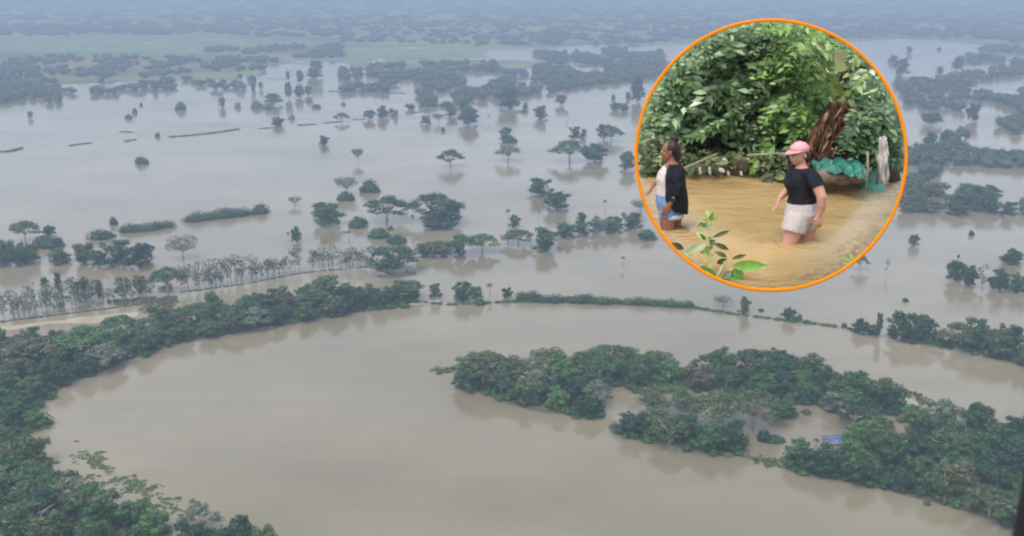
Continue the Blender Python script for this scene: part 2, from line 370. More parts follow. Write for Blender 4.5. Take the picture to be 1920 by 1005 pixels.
def place(kind, x, y, wpx, hpx, col, label, group=None, var=None):
    s = mpp(x, y); dep = math.asin(CAMH / (to_px(G(x, y))[1][0] * math.hypot(1, (x - 960) / FPX) + 1e-6) if False else min(.9, CAMH / G(x, y).length))
    W = wpx * s; flat = kind == 'rain_tree' or kind == 'slender_tree' or kind == 'palm_tree'
    yb = y - (0 if flat else .32 * wpx * math.sin(dep)); H = (hpx - (.1 if flat else .45) * wpx * math.sin(dep)) * s / math.cos(dep)
    H = max(H, .28 * W)
    return put(kind, G(x, yb), W * (1.12 if wpx < 200 else 1), H * 1.14, col, label, group, var)
# ------------------------------------------------------------------ single trees standing in the flood
B_, T_, SL, SH, BR, PA = 'broad_tree', 'rain_tree', 'slender_tree', 'shrub', 'bare_tree', 'palm_tree'
gF, gS, gU = 'trees standing in the far flood', 'low bushes rising from the flood', 'umbrella trees in the flood'
singles = [
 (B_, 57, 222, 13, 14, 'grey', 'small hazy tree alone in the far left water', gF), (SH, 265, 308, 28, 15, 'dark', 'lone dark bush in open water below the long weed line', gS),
 (SH, 296, 257, 11, 9, 'green', 'tiny bush at the left end of the long weed line', gS), (SH, 339, 206, 23, 15, 'green', 'round bush alone above the long weed line', gS),
 (SH, 242, 223, 17, 9, 'green', 'nearest of three small bushes in a slanting row far left', gS), (SH, 253, 212, 10, 10, 'green', 'middle of three small bushes in a slanting row far left', gS),
 (SH, 265, 198, 7, 6, 'green', 'farthest of three small bushes in a slanting row far left', gS),
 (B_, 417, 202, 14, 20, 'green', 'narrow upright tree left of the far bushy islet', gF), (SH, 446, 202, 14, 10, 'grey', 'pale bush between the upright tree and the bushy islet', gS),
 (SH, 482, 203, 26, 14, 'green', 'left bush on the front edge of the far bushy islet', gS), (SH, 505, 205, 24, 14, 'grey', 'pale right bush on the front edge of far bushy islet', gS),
 (B_, 512, 198, 36, 22, 'green', 'broadest tree of the far bushy islet', gF), (B_, 542, 186, 16, 30, 'green', 'tall narrow tree behind the far bushy islet', gF), (B_, 560, 184, 20, 22, 'green', 'tree in the middle of the islet right end', gF),
 (B_, 578, 180, 16, 20, 'dark', 'dark tree at the right tip of the far bushy islet', gF), (SH, 580, 192, 13, 10, 'grey', 'pale bush just below the far islet right tip', gS),
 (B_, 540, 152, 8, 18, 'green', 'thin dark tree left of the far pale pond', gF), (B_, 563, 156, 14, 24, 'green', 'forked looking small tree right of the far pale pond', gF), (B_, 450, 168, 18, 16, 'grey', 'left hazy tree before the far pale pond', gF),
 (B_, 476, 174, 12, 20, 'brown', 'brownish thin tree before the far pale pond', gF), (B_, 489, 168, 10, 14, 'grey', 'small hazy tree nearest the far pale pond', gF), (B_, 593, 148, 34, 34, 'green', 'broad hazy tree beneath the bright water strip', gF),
 (SH, 593, 203, 20, 8, 'dark', 'flat dark bush right of the far bushy islet', gS), (B_, 521, 237, 24, 18, 'dark', 'dark round tree right by the dashed weed line', gF), (SH, 547, 224, 14, 10, 'grey', 'small pale bush above right of the dark round tree', gS),
 (B_, 608, 273, 25, 18, 'dark', 'round tree alone below the dashed weed line', gF), (T_, 641, 228, 26, 15, 'green', 'small umbrella tree on the right end of weed line', gU), (SH, 644, 197, 9, 6, 'brown', 'tiny brown bush alone in far central water', gS),
 (B_, 693, 225, 24, 18, 'green', 'left squarish tree of the far central row of three', gF), (B_, 717, 222, 24, 24, 'green', 'tallest tree of the far central row of three', gF), (B_, 742, 220, 14, 14, 'grey', 'pale tree ending the far central row', gF), (B_, 734, 213, 10, 10, 'dark', 'small dark tree behind the far central row', gF),
 (B_, 770, 206, 20, 12, 'dark', 'low dark tree left of the far flat bushes', gF), (SH, 808, 200, 32, 10, 'dark', 'left of two flat dark bushes in far water', gS), (SH, 838, 201, 32, 12, 'dark', 'right of two flat dark bushes in far water', gS),
 (B_, 799, 234, 24, 18, 'green', 'round green tree left of a pale one, far centre', gF), (BR, 822, 232, 22, 18, 'brown', 'pale brownish tree between two green ones, far centre', gF), (B_, 848, 220, 28, 20, 'green', 'tree touching the big far central tree on its left', gF),
 (B_, 880, 236, 44, 34, 'blue', 'biggest dense tree in the far central water', gF), (B_, 870, 206, 28, 22, 'green', 'tree directly behind the biggest far central tree', gF), (SH, 831, 246, 9, 8, 'dark', 'tiny dark bush below the far central trees', gS), (SL, 917, 229, 8, 14, 'grey', 'faint slender tree right of the biggest far tree', gF),
 (B_, 985, 206, 13, 13, 'dark', 'small round dark tree over a flat bush, far right', gF), (SH, 981, 211, 17, 5, 'dark', 'flat bush under the small round dark tree', gS), (B_, 1013, 224, 34, 25, 'dark', 'lopsided dark tree far right of centre', gF), (B_, 1052, 198, 22, 20, 'dark', 'leaning oval tree behind the lopsided one', gF),
 (SL, 1062, 223, 8, 16, 'grey', 'faint slender tree right of the lopsided one', gF), (B_, 953, 204, 44, 40, 'blue', 'large square dark tree before the far riverside wood', gF),
 (B_, 948, 266, 26, 27, 'green', 'back tree of the pair left of pale dome tree', gF), (SH, 956, 268, 30, 14, 'dark', 'front dark bush of the pair near pale dome tree', gS), (BR, 671, 306, 22, 26, 'brown', 'faint leafless tree alone in central open water', 'leafless trees in the flood'),
 (T_, 845, 312, 43, 29, 'dark', 'dark umbrella tree with open branches, centre of water', gU), (T_, 953, 302, 44, 28, 'grey', 'pale grey dome shaped umbrella tree', gU), (B_, 1078, 262, 26, 26, 'dark', 'dark squarish tree left of the curled tree', gF), (B_, 1095, 258, 14, 16, 'dark', 'small tree leaning on the dark squarish tree', gF),
 (B_, 1132, 264, 34, 30, 'dark', 'curled dark tree near the circle', gF), (T_, 1146, 264, 42, 24, 'green', 'thin umbrella tree trailing right from the curled tree', gU), (T_, 1068, 302, 64, 36, 'green', 'wide lacy umbrella tree left of a denser one', gU), (B_, 1114, 306, 52, 36, 'dark', 'dense dark tree beside the wide lacy umbrella tree', gF),
 (B_, 1178, 320, 36, 34, 'dark', 'dark tree cut by the circle at its left', gF), (SH, 1150, 186, 9, 10, 'dark', 'tiny bush far out beside the circle, left one', gS), (SH, 1178, 184, 12, 12, 'dark', 'tiny bush far out beside the circle, right one', gS),
 (B_, 1153, 207, 20, 15, 'dark', 'left tree of the touching pair by the circle', gF), (B_, 1170, 209, 22, 16, 'dark', 'right tree of the touching pair by the circle', gF), (B_, 1194, 192, 30, 44, 'blue', 'tall hazy tree against the circle upper left', gF),
 (T_, 48, 452, 50, 36, 'olive', 'umbrella tree on the far left islet, back', gU), (B_, 92, 444, 24, 22, 'dark', 'small dark tree behind the far left islet bush', gF), (SH, 90, 466, 62, 26, 'dark', 'wide dark bush sloping right on the left islet', gS),
 (B_, 8, 500, 48, 50, 'green', 'tree cut by the left picture edge, left islet', gF), (B_, 38, 500, 40, 46, 'green', 'tall tree in front of the umbrella tree, left islet', gF), (B_, 62, 492, 36, 36, 'olive', 'olive tree at the right end of the left islet', gF), (B_, 110, 496, 46, 30, 'olive', 'low olive tree alone between the two left islets', gF),
 (SH, 187, 450, 54, 19, 'dark', 'flat dome bush left of the long bush islet', gS), (SH, 213, 422, 16, 16, 'dark', 'little bush above the flat dome bush', gS),
 (B_, 160, 498, 42, 42, 'olive', 'left tree of the big central left islet', gF), (B_, 186, 502, 34, 34, 'olive', 'second tree from left on the big left islet', gF), (B_, 222, 504, 66, 58, 'green', 'tallest broad tree of the big left islet', gF), (B_, 262, 506, 46, 48, 'blue', 'dark right hand tree of the big left islet', gF), (B_, 276, 488, 28, 34, 'dark', 'upper right tree of the big left islet', gF),
 (BR, 344, 490, 56, 44, 'grey', 'purplish grey half bare tree right of big left islet', 'leafless trees in the flood'), (SH, 490, 402, 38, 20, 'dark', 'round dome bush right of the longest bush islet', gS), (BR, 553, 388, 24, 18, 'brown', 'small brownish bare tree right of the dome bush', 'leafless trees in the flood'),
 (B_, 600, 402, 34, 22, 'dark', 'upper lobe tree of the pair near central umbrellas', gF), (B_, 617, 426, 60, 42, 'green', 'big dense tree left of two round bushes', gF), (B_, 556, 456, 22, 30, 'green', 'narrow tree alone above the pale tree row', gF), (PA, 541, 452, 8, 16, 'dark', 'tiny palm left of the narrow tree', 'palms in the flood'),
 (B_, 589, 484, 15, 15, 'dark', 'tiny round tree at the left end of second pale row', gF), (BR, 650, 368, 44, 34, 'grey', 'bare pale tree behind a small round bush', 'leafless trees in the flood'), (SH, 648, 377, 34, 19, 'dark', 'small round bush before the bare pale tree', gS), (SH, 694, 362, 38, 26, 'dark', 'round dome bush right of the bare pale tree', gS),
 (T_, 726, 414, 80, 42, 'dark', 'wide umbrella tree, left of the central two', gU), (T_, 812, 412, 84, 46, 'dark', 'wide umbrella tree with dense tree in front', gU), (B_, 838, 430, 78, 58, 'blue', 'big dense tree merged with central umbrella tree', gF), (B_, 812, 432, 44, 34, 'blue', 'lower left part tree of the central dense clump', gF),
 (SH, 672, 428, 42, 23, 'dark', 'round bush right of big dense tree', gS), (SH, 710, 448, 42, 22, 'green', 'left of two overlapping flat bushes', gS), (SH, 744, 458, 42, 18, 'dark', 'right of two overlapping flat bushes', gS), (PA, 774, 430, 7, 26, 'dark', 'small thin palm under the central umbrellas', 'palms in the flood'), (PA, 654, 456, 12, 22, 'dark', 'small palm below the round bush', 'palms in the flood'), (SH, 733, 432, 12, 10, 'olive', 'tiny bush under the wide umbrella tree', gS),
 (T_, 738, 510, 92, 46, 'blue', 'huge dark umbrella tree roofing the grey shed', gU), (B_, 735, 512, 50, 34, 'blue', 'dense dark tree under the huge umbrella crown', gF),
 (B_, 800, 484, 46, 30, 'olive', 'leftmost rounded tree of the middle dike row', gF), (B_, 832, 484, 42, 32, 'olive', 'second rounded tree of the middle dike row', gF), (T_, 866, 480, 50, 38, 'green', 'green umbrella tree in the middle dike row', gU), (B_, 860, 480, 26, 28, 'green', 'dense tree under the green umbrella tree', gF), (T_, 904, 472, 56, 32, 'bright', 'bright green umbrella tree ending the middle dike row', gU),
 (PA, 953, 420, 10, 26, 'dark', 'palm standing above the round topped tree', 'palms in the flood'), (B_, 966, 428, 26, 24, 'green', 'small round topped tree right of the palm', gF), (T_, 972, 458, 52, 26, 'green', 'small umbrella tree under the palm', gU), (BR, 952, 460, 30, 20, 'grey', 'grey twiggy tree left of small umbrella tree', 'leafless trees in the flood'),
 (B_, 1022, 474, 58, 46, 'green', 'big round bushy tree on bare point, centre', gF), (B_, 1012, 370, 50, 38, 'dark', 'upper tree of the dark pair right of centre', gF), (B_, 1044, 396, 58, 38, 'dark', 'lower tree of the dark pair right of centre', gF), (PA, 1010, 418, 6, 22, 'brown', 'thin palm trunk below the dark pair', 'palms in the flood'), (PA, 1134, 402, 9, 26, 'dark', 'palm rising behind the straight hedge row', 'palms in the flood'),
 (B_, 1060, 448, 40, 32, 'green', 'first tree of the straight hedge row', gF), (B_, 1092, 444, 38, 32, 'green', 'second tree of the straight hedge row', gF), (B_, 1090, 418, 22, 20, 'dark', 'round crown behind the straight hedge row', gF), (B_, 1122, 440, 36, 34, 'grey', 'pale third tree of the straight hedge row', gF), (B_, 1150, 438, 42, 32, 'green', 'fourth tree of the straight hedge row', gF), (B_, 1185, 432, 46, 36, 'dark', 'darkest tree of the hedge row, before the circle', gF), (BR, 1200, 400, 36, 24, 'grey', 'grey treetop beside the circle left side', 'leafless trees in the flood'),
 (B_, 1212, 452, 38, 22, 'green', 'low tree under the circle at its lower left', gF), (PA, 1168, 500, 9, 18, 'dark', 'lone palm in the bare central channel', 'palms in the flood'),
 (B_, 816, 562, 28, 32, 'olive', 'round olive tree at the dike left end', gF), (B_, 868, 568, 42, 40, 'green', 'big round tree standing on the dike', gF), (B_, 892, 568, 26, 30, 'green', 'paler tree right of the big dike tree', gF), (SH, 900, 574, 20, 16, 'green', 'small bush in front of the paler dike tree', gS), (PA, 918, 557, 14, 24, 'dark', 'small palm like tree on the dike', 'palms in the flood'), (B_, 951, 560, 22, 20, 'dark', 'small dark round tree on the dike', gF),
 (BR, 1357, 578, 36, 22, 'grey', 'pale scrubby tree under the circle bottom', 'leafless trees in the flood'), (B_, 1396, 592, 26, 34, 'olive', 'leaning tree on the thin right dike', gF), (SH, 1427, 584, 12, 6, 'dark', 'floating small bush above the thin dike', gS), (B_, 1478, 604, 28, 28, 'olive', 'tree in the middle of the thin right dike', gF), (SH, 1499, 602, 13, 13, 'olive', 'small bush right of the thin dike tree', gS), (SH, 1512, 607, 14, 8, 'dark', 'low dark bush farther right on thin dike', gS), (SH, 1583, 614, 12, 9, 'dark', 'bush at the right end of the thin dike', gS),
 (B_, 1612, 628, 34, 30, 'dark', 'first tree where thin dike meets the right bank', gF), (B_, 1636, 632, 28, 22, 'dark', 'second low tree of the right bank', gF), (B_, 1646, 634, 14, 46, 'green', 'tall narrow tree of the right bank', gF), (B_, 1672, 634, 26, 24, 'dark', 'low tree left of the big right bank block', gF),
 (B_, 1714, 462, 22, 22, 'olive', 'small leaning tree with clear reflection right of circle', gF), (SL, 1662, 516, 12, 28, 'grey', 'thin tree alone right of the circle bottom', gF), (T_, 1612, 506, 28, 26, 'grey', 'faint umbrella tree at circle lower right', gU), (SH, 1697, 566, 13, 8, 'dark', 'tiny bush alone above the right bank', gS), (SH, 1821, 442, 12, 10, 'dark', 'tiny bush below the big right clumps', gS), (SH, 1797, 482, 6, 5, 'dark', 'speck of bush between tree and right row', gS),
 (B_, 1898, 498, 42, 32, 'dark', 'round tree behind the row at right edge', gF), (B_, 1788, 530, 38, 42, 'dark', 'leftmost tree of the right edge row', gF), (B_, 1816, 538, 32, 42, 'dark', 'second tree of the right edge row', gF), (SL, 1842, 544, 26, 46, 'olive', 'slender paler tree amid the right edge row', gF), (B_, 1872, 548, 40, 44, 'dark', 'broadest tree of the right edge row', gF), (B_, 1908, 552, 36, 40, 'green', 'last tree of right edge row, at picture edge', gF),
 (B_, 1675, 118, 22, 14, 'blue', 'small far tree above the hazy clump by circle', gF), (B_, 1690, 142, 34, 30, 'blue', 'hazy clump tree right of circle top', gF), (B_, 1705, 100, 14, 12, 'blue', 'tiny tree alone in the far right lake', gF), (B_, 1762, 139, 16, 14, 'blue', 'small tree on near shore of far right lake', gF), (B_, 1794, 132, 24, 22, 'blue', 'taller tree on near shore of far right lake', gF), (SH, 1761, 94, 9, 6, 'blue', 'bush speck in the far right lake, right side', gS),
 (B_, 1746, 236, 42, 24, 'blue', 'flat dark tree in the small right pond', gF), (B_, 1823, 228, 26, 34, 'blue', 'upright dark tree with long reflection, right pond', gF),
 (B_, 1745, 272, 30, 24, 'blue', 'left tree of pair under the small right pond', gF), (B_, 1770, 268, 20, 22, 'blue', 'right tree of pair under the small right pond', gF),
 (T_, 1250, 778, 108, 50, 'olive', 'flat umbrella tree over the island hook gap', 'umbrella trees on the island'), (T_, 1345, 800, 100, 58, 'olive', 'umbrella tree in the island clump centre', 'umbrella trees on the island'), (T_, 1412, 800, 96, 62, 'olive', 'umbrella tree with clear pale trunk by island pond', 'umbrella trees on the island'), (BR, 1350, 842, 80, 60, 'grey', 'half bare grey tree leaning on the south arm', 'bare trees on the island'),
 (T_, 905, 722, 84, 58, 'olive', 'umbrella tree with white trunk on island tip', 'umbrella trees on the island'), (T_, 952, 730, 62, 46, 'olive', 'smaller pale trunk umbrella right of island tip', 'umbrella trees on the island'), (BR, 1030, 704, 46, 50, 'brown', 'brownish bare tree on the island neck', 'bare trees on the island'), (T_, 1150, 690, 110, 34, 'green', 'wide flat umbrella crown behind the island neck', 'umbrella trees on the island'), (T_, 1440, 700, 100, 34, 'dark', 'dark wide umbrella crown on island back shore', 'umbrella trees on the island'),
 (B_, 1470, 786, 50, 32, 'green', 'bushy tree standing in the island pond', gF), (SH, 1432, 830, 30, 26, 'dark', 'dark pointed bush in the island pond', gS), (SH, 1455, 832, 36, 10, 'green', 'low weedy bush right of the pointed bush', gS), (SH, 1512, 778, 20, 12, 'brown', 'brown bush on north side of the island pond', gS), (T_, 1600, 800, 60, 36, 'dark', 'dark umbrella tree above the blue roof', 'umbrella trees on the island'),
 (PA, 1529, 842, 12, 18, 'dark', 'small palm below the island pond', 'palms in the flood'), (SH, 1738, 948, 16, 9, 'olive', 'little bush in water off the island south shore', gS), (SH, 1190, 738, 18, 16, 'green', 'left small bush off the island inner shore', gS), (SH, 1207, 736, 8, 7, 'dark', 'right tiny bush off the island inner shore', gS),
 (T_, 620, 566, 90, 44, 'olive', 'wide flat umbrella tree on the left bank arm', 'umbrella trees on the left bank'), (T_, 760, 560, 66, 32, 'olive', 'umbrella tree trailing at the dike junction', 'umbrella trees on the left bank'), (T_, 160, 668, 110, 50, 'bright', 'bright green wide umbrella crown on left bank', 'umbrella trees on the left bank'), (BR, 300, 606, 70, 44, 'brown', 'reddish bare thicket tree on left bank', 'bare trees on the left bank'), (T_, 60, 690, 110, 50, 'brown', 'brownish umbrella crown on left bank edge', 'umbrella trees on the left bank'),
 (BR, 20, 880, 90, 50, 'grey', 'grey leafless tree in bottom left wood', 'bare trees on the left bank'), (T_, 50, 1000, 120, 50, 'olive', 'yellowish umbrella crown at bottom left corner', 'umbrella trees on the left bank'),
 (T_, 314, 548, 56, 44, 'green', 'umbrella tree between two rows of pale trunks', gU), (B_, 85, 540, 16, 20, 'dark', 'small dark crown poking above the left pale row', gF), (B_, 112, 552, 14, 40, 'dark', 'dark pointed tree within the left pale row', gF), (B_, 160, 566, 40, 44, 'dark', 'broad dark tree within the left pale row', gF), (B_, 188, 562, 18, 36, 'dark', 'narrow tree right of broad one, pale row', gF), (B_, 232, 556, 32, 36, 'olive', 'olive tree near the right of left pale row', gF), (B_, 264, 552, 24, 36, 'olive', 'last olive tree of the left pale row', gF),
 (B_, 398, 576, 26, 30, 'bright', 'bright round tree behind the left bank arm', gF),
]
for s in singles:
    random.seed(int(s[1] * 131 + s[2])); place(*s)
# rows of slender pale trees
def row(x0, y0, x1, y1, n, h, phrase, grp):
    for k in range(n):
        t = (k + .5) / n; random.seed(int(x0) * 31 + k); x = x0 + (x1 - x0) * t + random.uniform(-6, 6); y = y0 + (y1 - y0) * t + random.uniform(-6, 3)
        col = random.choice(['grey', 'grey', 'olive', 'grey', 'green'])
        o = ORD[k]; place(SL, x, y, random.uniform(16, 32), h * random.uniform(.6, 1.15), col, f'{CWORD[col]} slender tree, {o} from left {phrase}', grp)
ORD = ['first', 'second', 'third', 'fourth', 'fifth', 'sixth', 'seventh', 'eighth', 'ninth', 'tenth', 'eleventh', 'twelfth', 'thirteenth', 'fourteenth', 'fifteenth', 'sixteenth', 'seventeenth', 'eighteenth', 'nineteenth', 'twentieth']
row(0, 602, 150, 580, 18, 44, 'in left edge row', 'slender trees in the left edge row')
row(20, 590, 150, 566, 12, 42, 'in back left edge row', 'slender trees behind the left edge row')
row(150, 578, 290, 560, 14, 42, 'before the dark row trees', 'slender trees before the dark row')
row(340, 546, 450, 530, 16, 44, 'right of the row umbrella tree', 'slender trees right of the umbrella tree')
row(450, 530, 565, 508, 16, 36, 'toward the row right end', 'slender trees at the row right end')
row(582, 504, 700, 496, 14, 30, 'in the row left of the shed', 'slender trees left of the shed')

# ------------------------------------------------------------------ belts of trees
def inside(poly, x, y):
    c = False; n = len(poly)
    for i in range(n):
        (x1, y1), (x2, y2) = poly[i][:2], poly[i - 1][:2]
        if (y1 > y) != (y2 > y) and x < (x2 - x1) * (y - y1) / (y2 - y1) + x1: c = not c
    return c
def scatter(poly, spacing, seed, tries=None):
    random.seed(seed); pts = []; P2 = [(p.x, p.y) for p in gp(poly)]
    xs = [p[0] for p in P2]; ys = [p[1] for p in P2]; area = (max(xs) - min(xs)) * (max(ys) - min(ys))
    for _ in range(tries or int(40 * area / spacing ** 2) + 50):
        x, y = random.uniform(min(xs), max(xs)), random.uniform(min(ys), max(ys))
        if inside(P2, x, y) and all((x - a) ** 2 + (y - b) ** 2 > spacing ** 2 for a, b in pts): pts.append((x, y))
    return pts
nbelt = 0
for ci, (nm, poly, spc) in enumerate(cells):
    pts = scatter(poly, spc * (.90 if spc < 15 else 1), 900 + ci); pts.sort(key=lambda p: p[1])
    nr = 3 if len(pts) > 11 else 2 if len(pts) > 5 else 1
    rows = [pts[i * len(pts) // nr:(i + 1) * len(pts) // nr] for i in range(nr)]
    rn = {1: [''], 2: ['front row ', 'back row '], 3: ['front row ', 'middle row ', 'back row ']}[nr]
    for r_, q in zip(rn, rows):
        q.sort(key=lambda p: p[0] / p[1])
        for k, (x, y) in enumerate(q):
            random.seed(ci * 1000 + int(x * 7 + y)); col = random.choices(['dark', 'green', 'olive', 'bright', 'blue', 'grey', 'brown'], [4, 6, 3.5, 1.8, 3, .7, .3])[0]
            W = spc * random.uniform(1.05, 1.5); H = min(W, 15) * random.uniform(.7, 1.0); 
            if 'right bank' in nm: W *= 1.2; H *= 1.45
            if 'river bend' in nm or 'right of circle' in nm: H *= 1.2; W *= 1.1
            pos = 'leftmost' if k == 0 else 'rightmost' if k == len(q) - 1 else ORD[min(k, 19)] + ' from left'
            kd = T_ if random.random() < .16 and spc < 15 else B_
            if kd == T_: W *= random.uniform(1.0, 1.3) if 'island' in nm else random.uniform(1.2, 1.55); H = random.uniform(11, 14); col = random.choice(['olive', 'green', 'grey'])
            put(kd, (x, y, 0), W, H, col, f'{CWORD[col]} {"bushy" if kd == B_ else "umbrella"} tree, {r_}{pos} {nm}', 'trees ' + nm); nbelt += kd == B_
print('BELT TREES', nbelt, 'BROAD SINGLES', sum(s[0] == B_ for s in singles))
# undergrowth: continuous thicket under and between the trees
def lumps(poly, spacing, rr, hh, size, seed, cloud, dens=1.0):
    for (x, y) in scatter(poly, spacing, seed):
        r = random.uniform(*rr); h = random.uniform(*hh)
        a = [((x + random.uniform(-1, 1) * r * .8, y + random.uniform(-1, 1) * r * .8, h * random.uniform(.1, .5)), (r * random.uniform(.4, .75), r * random.uniform(.4, .75), h * random.uniform(.3, .7))) for _ in range(3)]
        cloud.lobes(a, size, dens, .72, zmin=.02, jit=.8)
c = Cloud()
for i, (nm, poly, spc) in enumerate(cells[:25]): lumps(poly, 5.0, (2.8, 4.6), (1.5, 5.5), .85, 40 + i, c, .9)
tag(link('undergrowth', c.mesh('undergrowth', M['under'])), 'dense green thicket covering the wooded banks and island between trees', 'undergrowth', kind='stuff')
c = Cloud()
grassp = [[(812, 693), (858, 688), (858, 697), (815, 698)], [(1600, 706), (1690, 730), (1750, 752), (1800, 768), (1850, 786), (1930, 800), (1930, 812), (1840, 796), (1760, 764), (1690, 744), (1600, 722)], [(1400, 856), (1490, 866), (1480, 880), (1400, 864)],
    [(200, 566), (330, 556), (332, 566), (215, 572)], [(330, 580), (410, 566), (412, 584), (345, 592)], [(1700, 775), (1740, 782), (1735, 790), (1700, 788)], [(55, 765), (70, 745), (120, 715), (100, 740)], [(30, 815), (45, 830), (75, 865), (55, 862)]]
for i, p in enumerate(grassp): lumps(p, 3.0, (1.5, 2.8), (.8, 2.0), .7, 90 + i, c, .9)
tag(link('tall_grass', c.mesh('tall_grass', M['grass'])), 'bright green reeds and grass along the banks', 'grass', kind='stuff')
def strip(name, pts, wid, hgt, size, m, label, cat, group=None, step=2.2, col=None, raft=False):
    """low vegetation along a line on the water"""
    c = Cloud(); g = gp(pts); Ls = []
    for a, b in zip(g, g[1:]):
        n = max(1, int((b - a).length / (step * wid / 2)))
        for k in range(n):
            p = a + (b - a) * ((k + random.random() * .6) / n); r = wid * random.uniform(.4, .75)
            if raft:
                for q_ in range(9):
                    a_ = random.uniform(0, 6.28); d_ = wid * .62 * math.sqrt(random.random()); r = random.uniform(.35, 1.1)
                    if mnoise.noise(Vector(((p.x + d_ * math.cos(a_)) / 5, (p.y + 1.6 * d_ * math.sin(a_)) / 5, 2))) > -.12: Ls.append(((p.x + d_ * math.cos(a_), p.y + 1.6 * d_ * math.sin(a_), .02), (r * 1.3, r, hgt * random.uniform(.3, .8))))
                continue
            Ls.append(((p.x + random.uniform(-.4, .4) * wid * .3, p.y + random.uniform(-.4, .4) * wid * .3, hgt * .1), (r * 1.25, r, hgt * random.uniform(.55, 1.0))))
    if not Ls: Ls = [((g[0].x, g[0].y, .02), (1, .8, .4))]
    for q in range(0, len(Ls), 8): c.lobes(Ls[q:q + 8], size, 1.0, .85, zmin=.02)
    o = g[len(g) // 2]; ob = link(name, c.mesh(name, m, origin=o), None, o, col); return tag(ob, label, cat, group)
random.seed(5)
gd = 'low dikes and weed lines'
strip('earth_dike', [(775, 567), (850, 571), (960, 566), (1100, 567), (1300, 575)], 4.5, 1.6, .7, M['under'], 'weedy dike crossing below the circle, from left bank', 'dike', gd)
strip('earth_dike', [(1298, 577), (1384, 590), (1480, 602), (1590, 615), (1625, 630)], 3.6, 1.3, .7, M['under'], 'thin weedy dike running to the right bank', 'dike', gd)
hedge = [((1000, 565), (1048, 565), 5, 'leftmost low hedge on the dike left of circle bottom'), ((975, 563), (1012, 563), 6.5, 'dark hedge clump just right of small round dike tree'), ((1060, 565), (1110, 567), 5, 'hedge in the middle of the dike'), ((1108, 567), (1168, 569), 5.5, 'hedge on the dike right of its middle'), ((1180, 570), (1235, 572), 5, 'hedge on the dike below the circle left part'), ((1240, 573), (1298, 576), 5.5, 'last hedge at the dike right end')]
for a, b, h, lb in hedge: strip('hedge', [a, b], 7.5, h, .75, M['leaf'], lb, 'hedge', 'hedges on the dike', step=1.1, col=COLR['dark'])
th = [([(228, 434), (265, 433), (318, 424)], 11, 6.5, 'long flat bush islet left of the longest one'), ([(356, 415), (400, 410), (460, 402)], 13, 8, 'longest bush islet in open water, left of dome bush'), ]
for p, wd, h, lb in th: strip('thicket', p, wd, h, .8, M['leaf'], lb, 'thicket', 'long bush islets', step=.8, col=COLR['dark'])
wl = [([(318, 257), (360, 254), (395, 250), (425, 246), (448, 242)], 4.5, 1.8, 'longest weed line across the far left water'), ([(-30, 287), (20, 284), (42, 277)], 5, 1.8, 'weed line touching the left picture edge'), ([(132, 273), (172, 268)], 4, 1.5, 'short weed line right of the edge one'), ([(235, 265), (256, 262)], 3.5, 1.5, 'very short weed line under the middle gap'), ([(226, 247), (252, 248)], 3.5, 1.2, 'short weed line lying above the middle gap'),
      ([(487, 241), (507, 240)], 3.5, 1.2, 'weed dash left of the dark round tree'), ([(558, 235), (594, 233)], 4, 1.4, 'weed dash right of the dark round tree'), ([(606, 231), (640, 228)], 3.5, 1.3, 'weed dash under the small umbrella tree'), ([(662, 224), (684, 224)], 3.5, 1.2, 'weed dash left of the squarish tree'), ([(772, 212), (800, 208), (830, 205)], 5, 1.0, 'straight pale bank line left of far flat bushes'), ([(618, 171), (690, 174), (760, 175)], 6, 1.4, 'long weedy bank before the far central wood')]
for p, wd, h, lb in wl: strip('weed_line', p, wd, h, .8, M['under'], lb, 'weed line', 'weed lines in the far water', step=1.3)
strip('earth_dike', [(0, 604), (160, 584), (300, 566)], 2.2, .8, .6, M['mud'], 'muddy dike at the foot of left pale tree row', 'dike', gd)
strip('earth_dike', [(340, 548), (450, 534), (565, 512), (690, 500), (735, 515)], 2.0, .7, .6, M['mud'], 'muddy dike under pale trees left of the shed', 'dike', gd)
rf = [([(146, 856), (162, 858), (195, 856)], 8, 'top weed raft nearest the shore'), ([(175, 862), (188, 876)], 5, 'weed raft trailing down from the top one'), ([(192, 874), (212, 886)], 3, 'thin weed trail joining two rafts'), ([(214, 897), (240, 902), (256, 908)], 7, 'middle left weed raft'), ([(240, 912), (275, 916), (300, 928)], 7, 'middle right long weed raft'), ([(298, 950), (335, 950)], 10, 'big bottom weed raft'), ([(348, 948), (366, 948)], 7, 'round weed raft right of the big one'), ([(158, 894), (180, 894)], 2.5, 'thin weed streak near shore, upper'), ([(180, 908), (202, 908)], 2.5, 'thin weed streak near shore, lower'),
      ([(230, 940), (245, 936)], 2.5, 'small weed patch below the middle raft'), ([(270, 938), (280, 940)], 2.5, 'small weed patch under the long raft'), ([(138, 830), (146, 830)], 2.2, 'tiny weed speck above the rafts'), ([(340, 968), (352, 972)], 2.5, 'small weed patch under the big raft'), ([(75, 858), (112, 868)], 2.5, 'thin weed streak touching the left bank'), ([(330, 978), (360, 975)], 3, 'weed patch before the bottom edge point')]
c = Cloud(); random.seed(77)
for p, wd, lb in rf:
    g = gp(p)
    for a, b in zip(g, g[1:]):
        for k in range(max(2, int((b - a).length * wd * .8))):
            q = a.lerp(b, random.random()); a_ = random.uniform(0, 6.28); d_ = wd * .5 * math.sqrt(random.random()); X, Y = q.x + d_ * math.cos(a_), q.y + 1.7 * d_ * math.sin(a_)
            if mnoise.noise(Vector((X / 5, Y / 6, 2))) > -.22:
                r = random.uniform(.3, 1.1); c.lobes([((X, Y, .02), (r * 1.4, r, random.uniform(.2, .6)))], .4, .8, .85, zmin=.02)
tag(link('floating_weeds', c.mesh('floating_weeds', M['raft'])), 'broken green rafts of floating weeds in the lower left cove', 'floating weeds', kind='stuff')
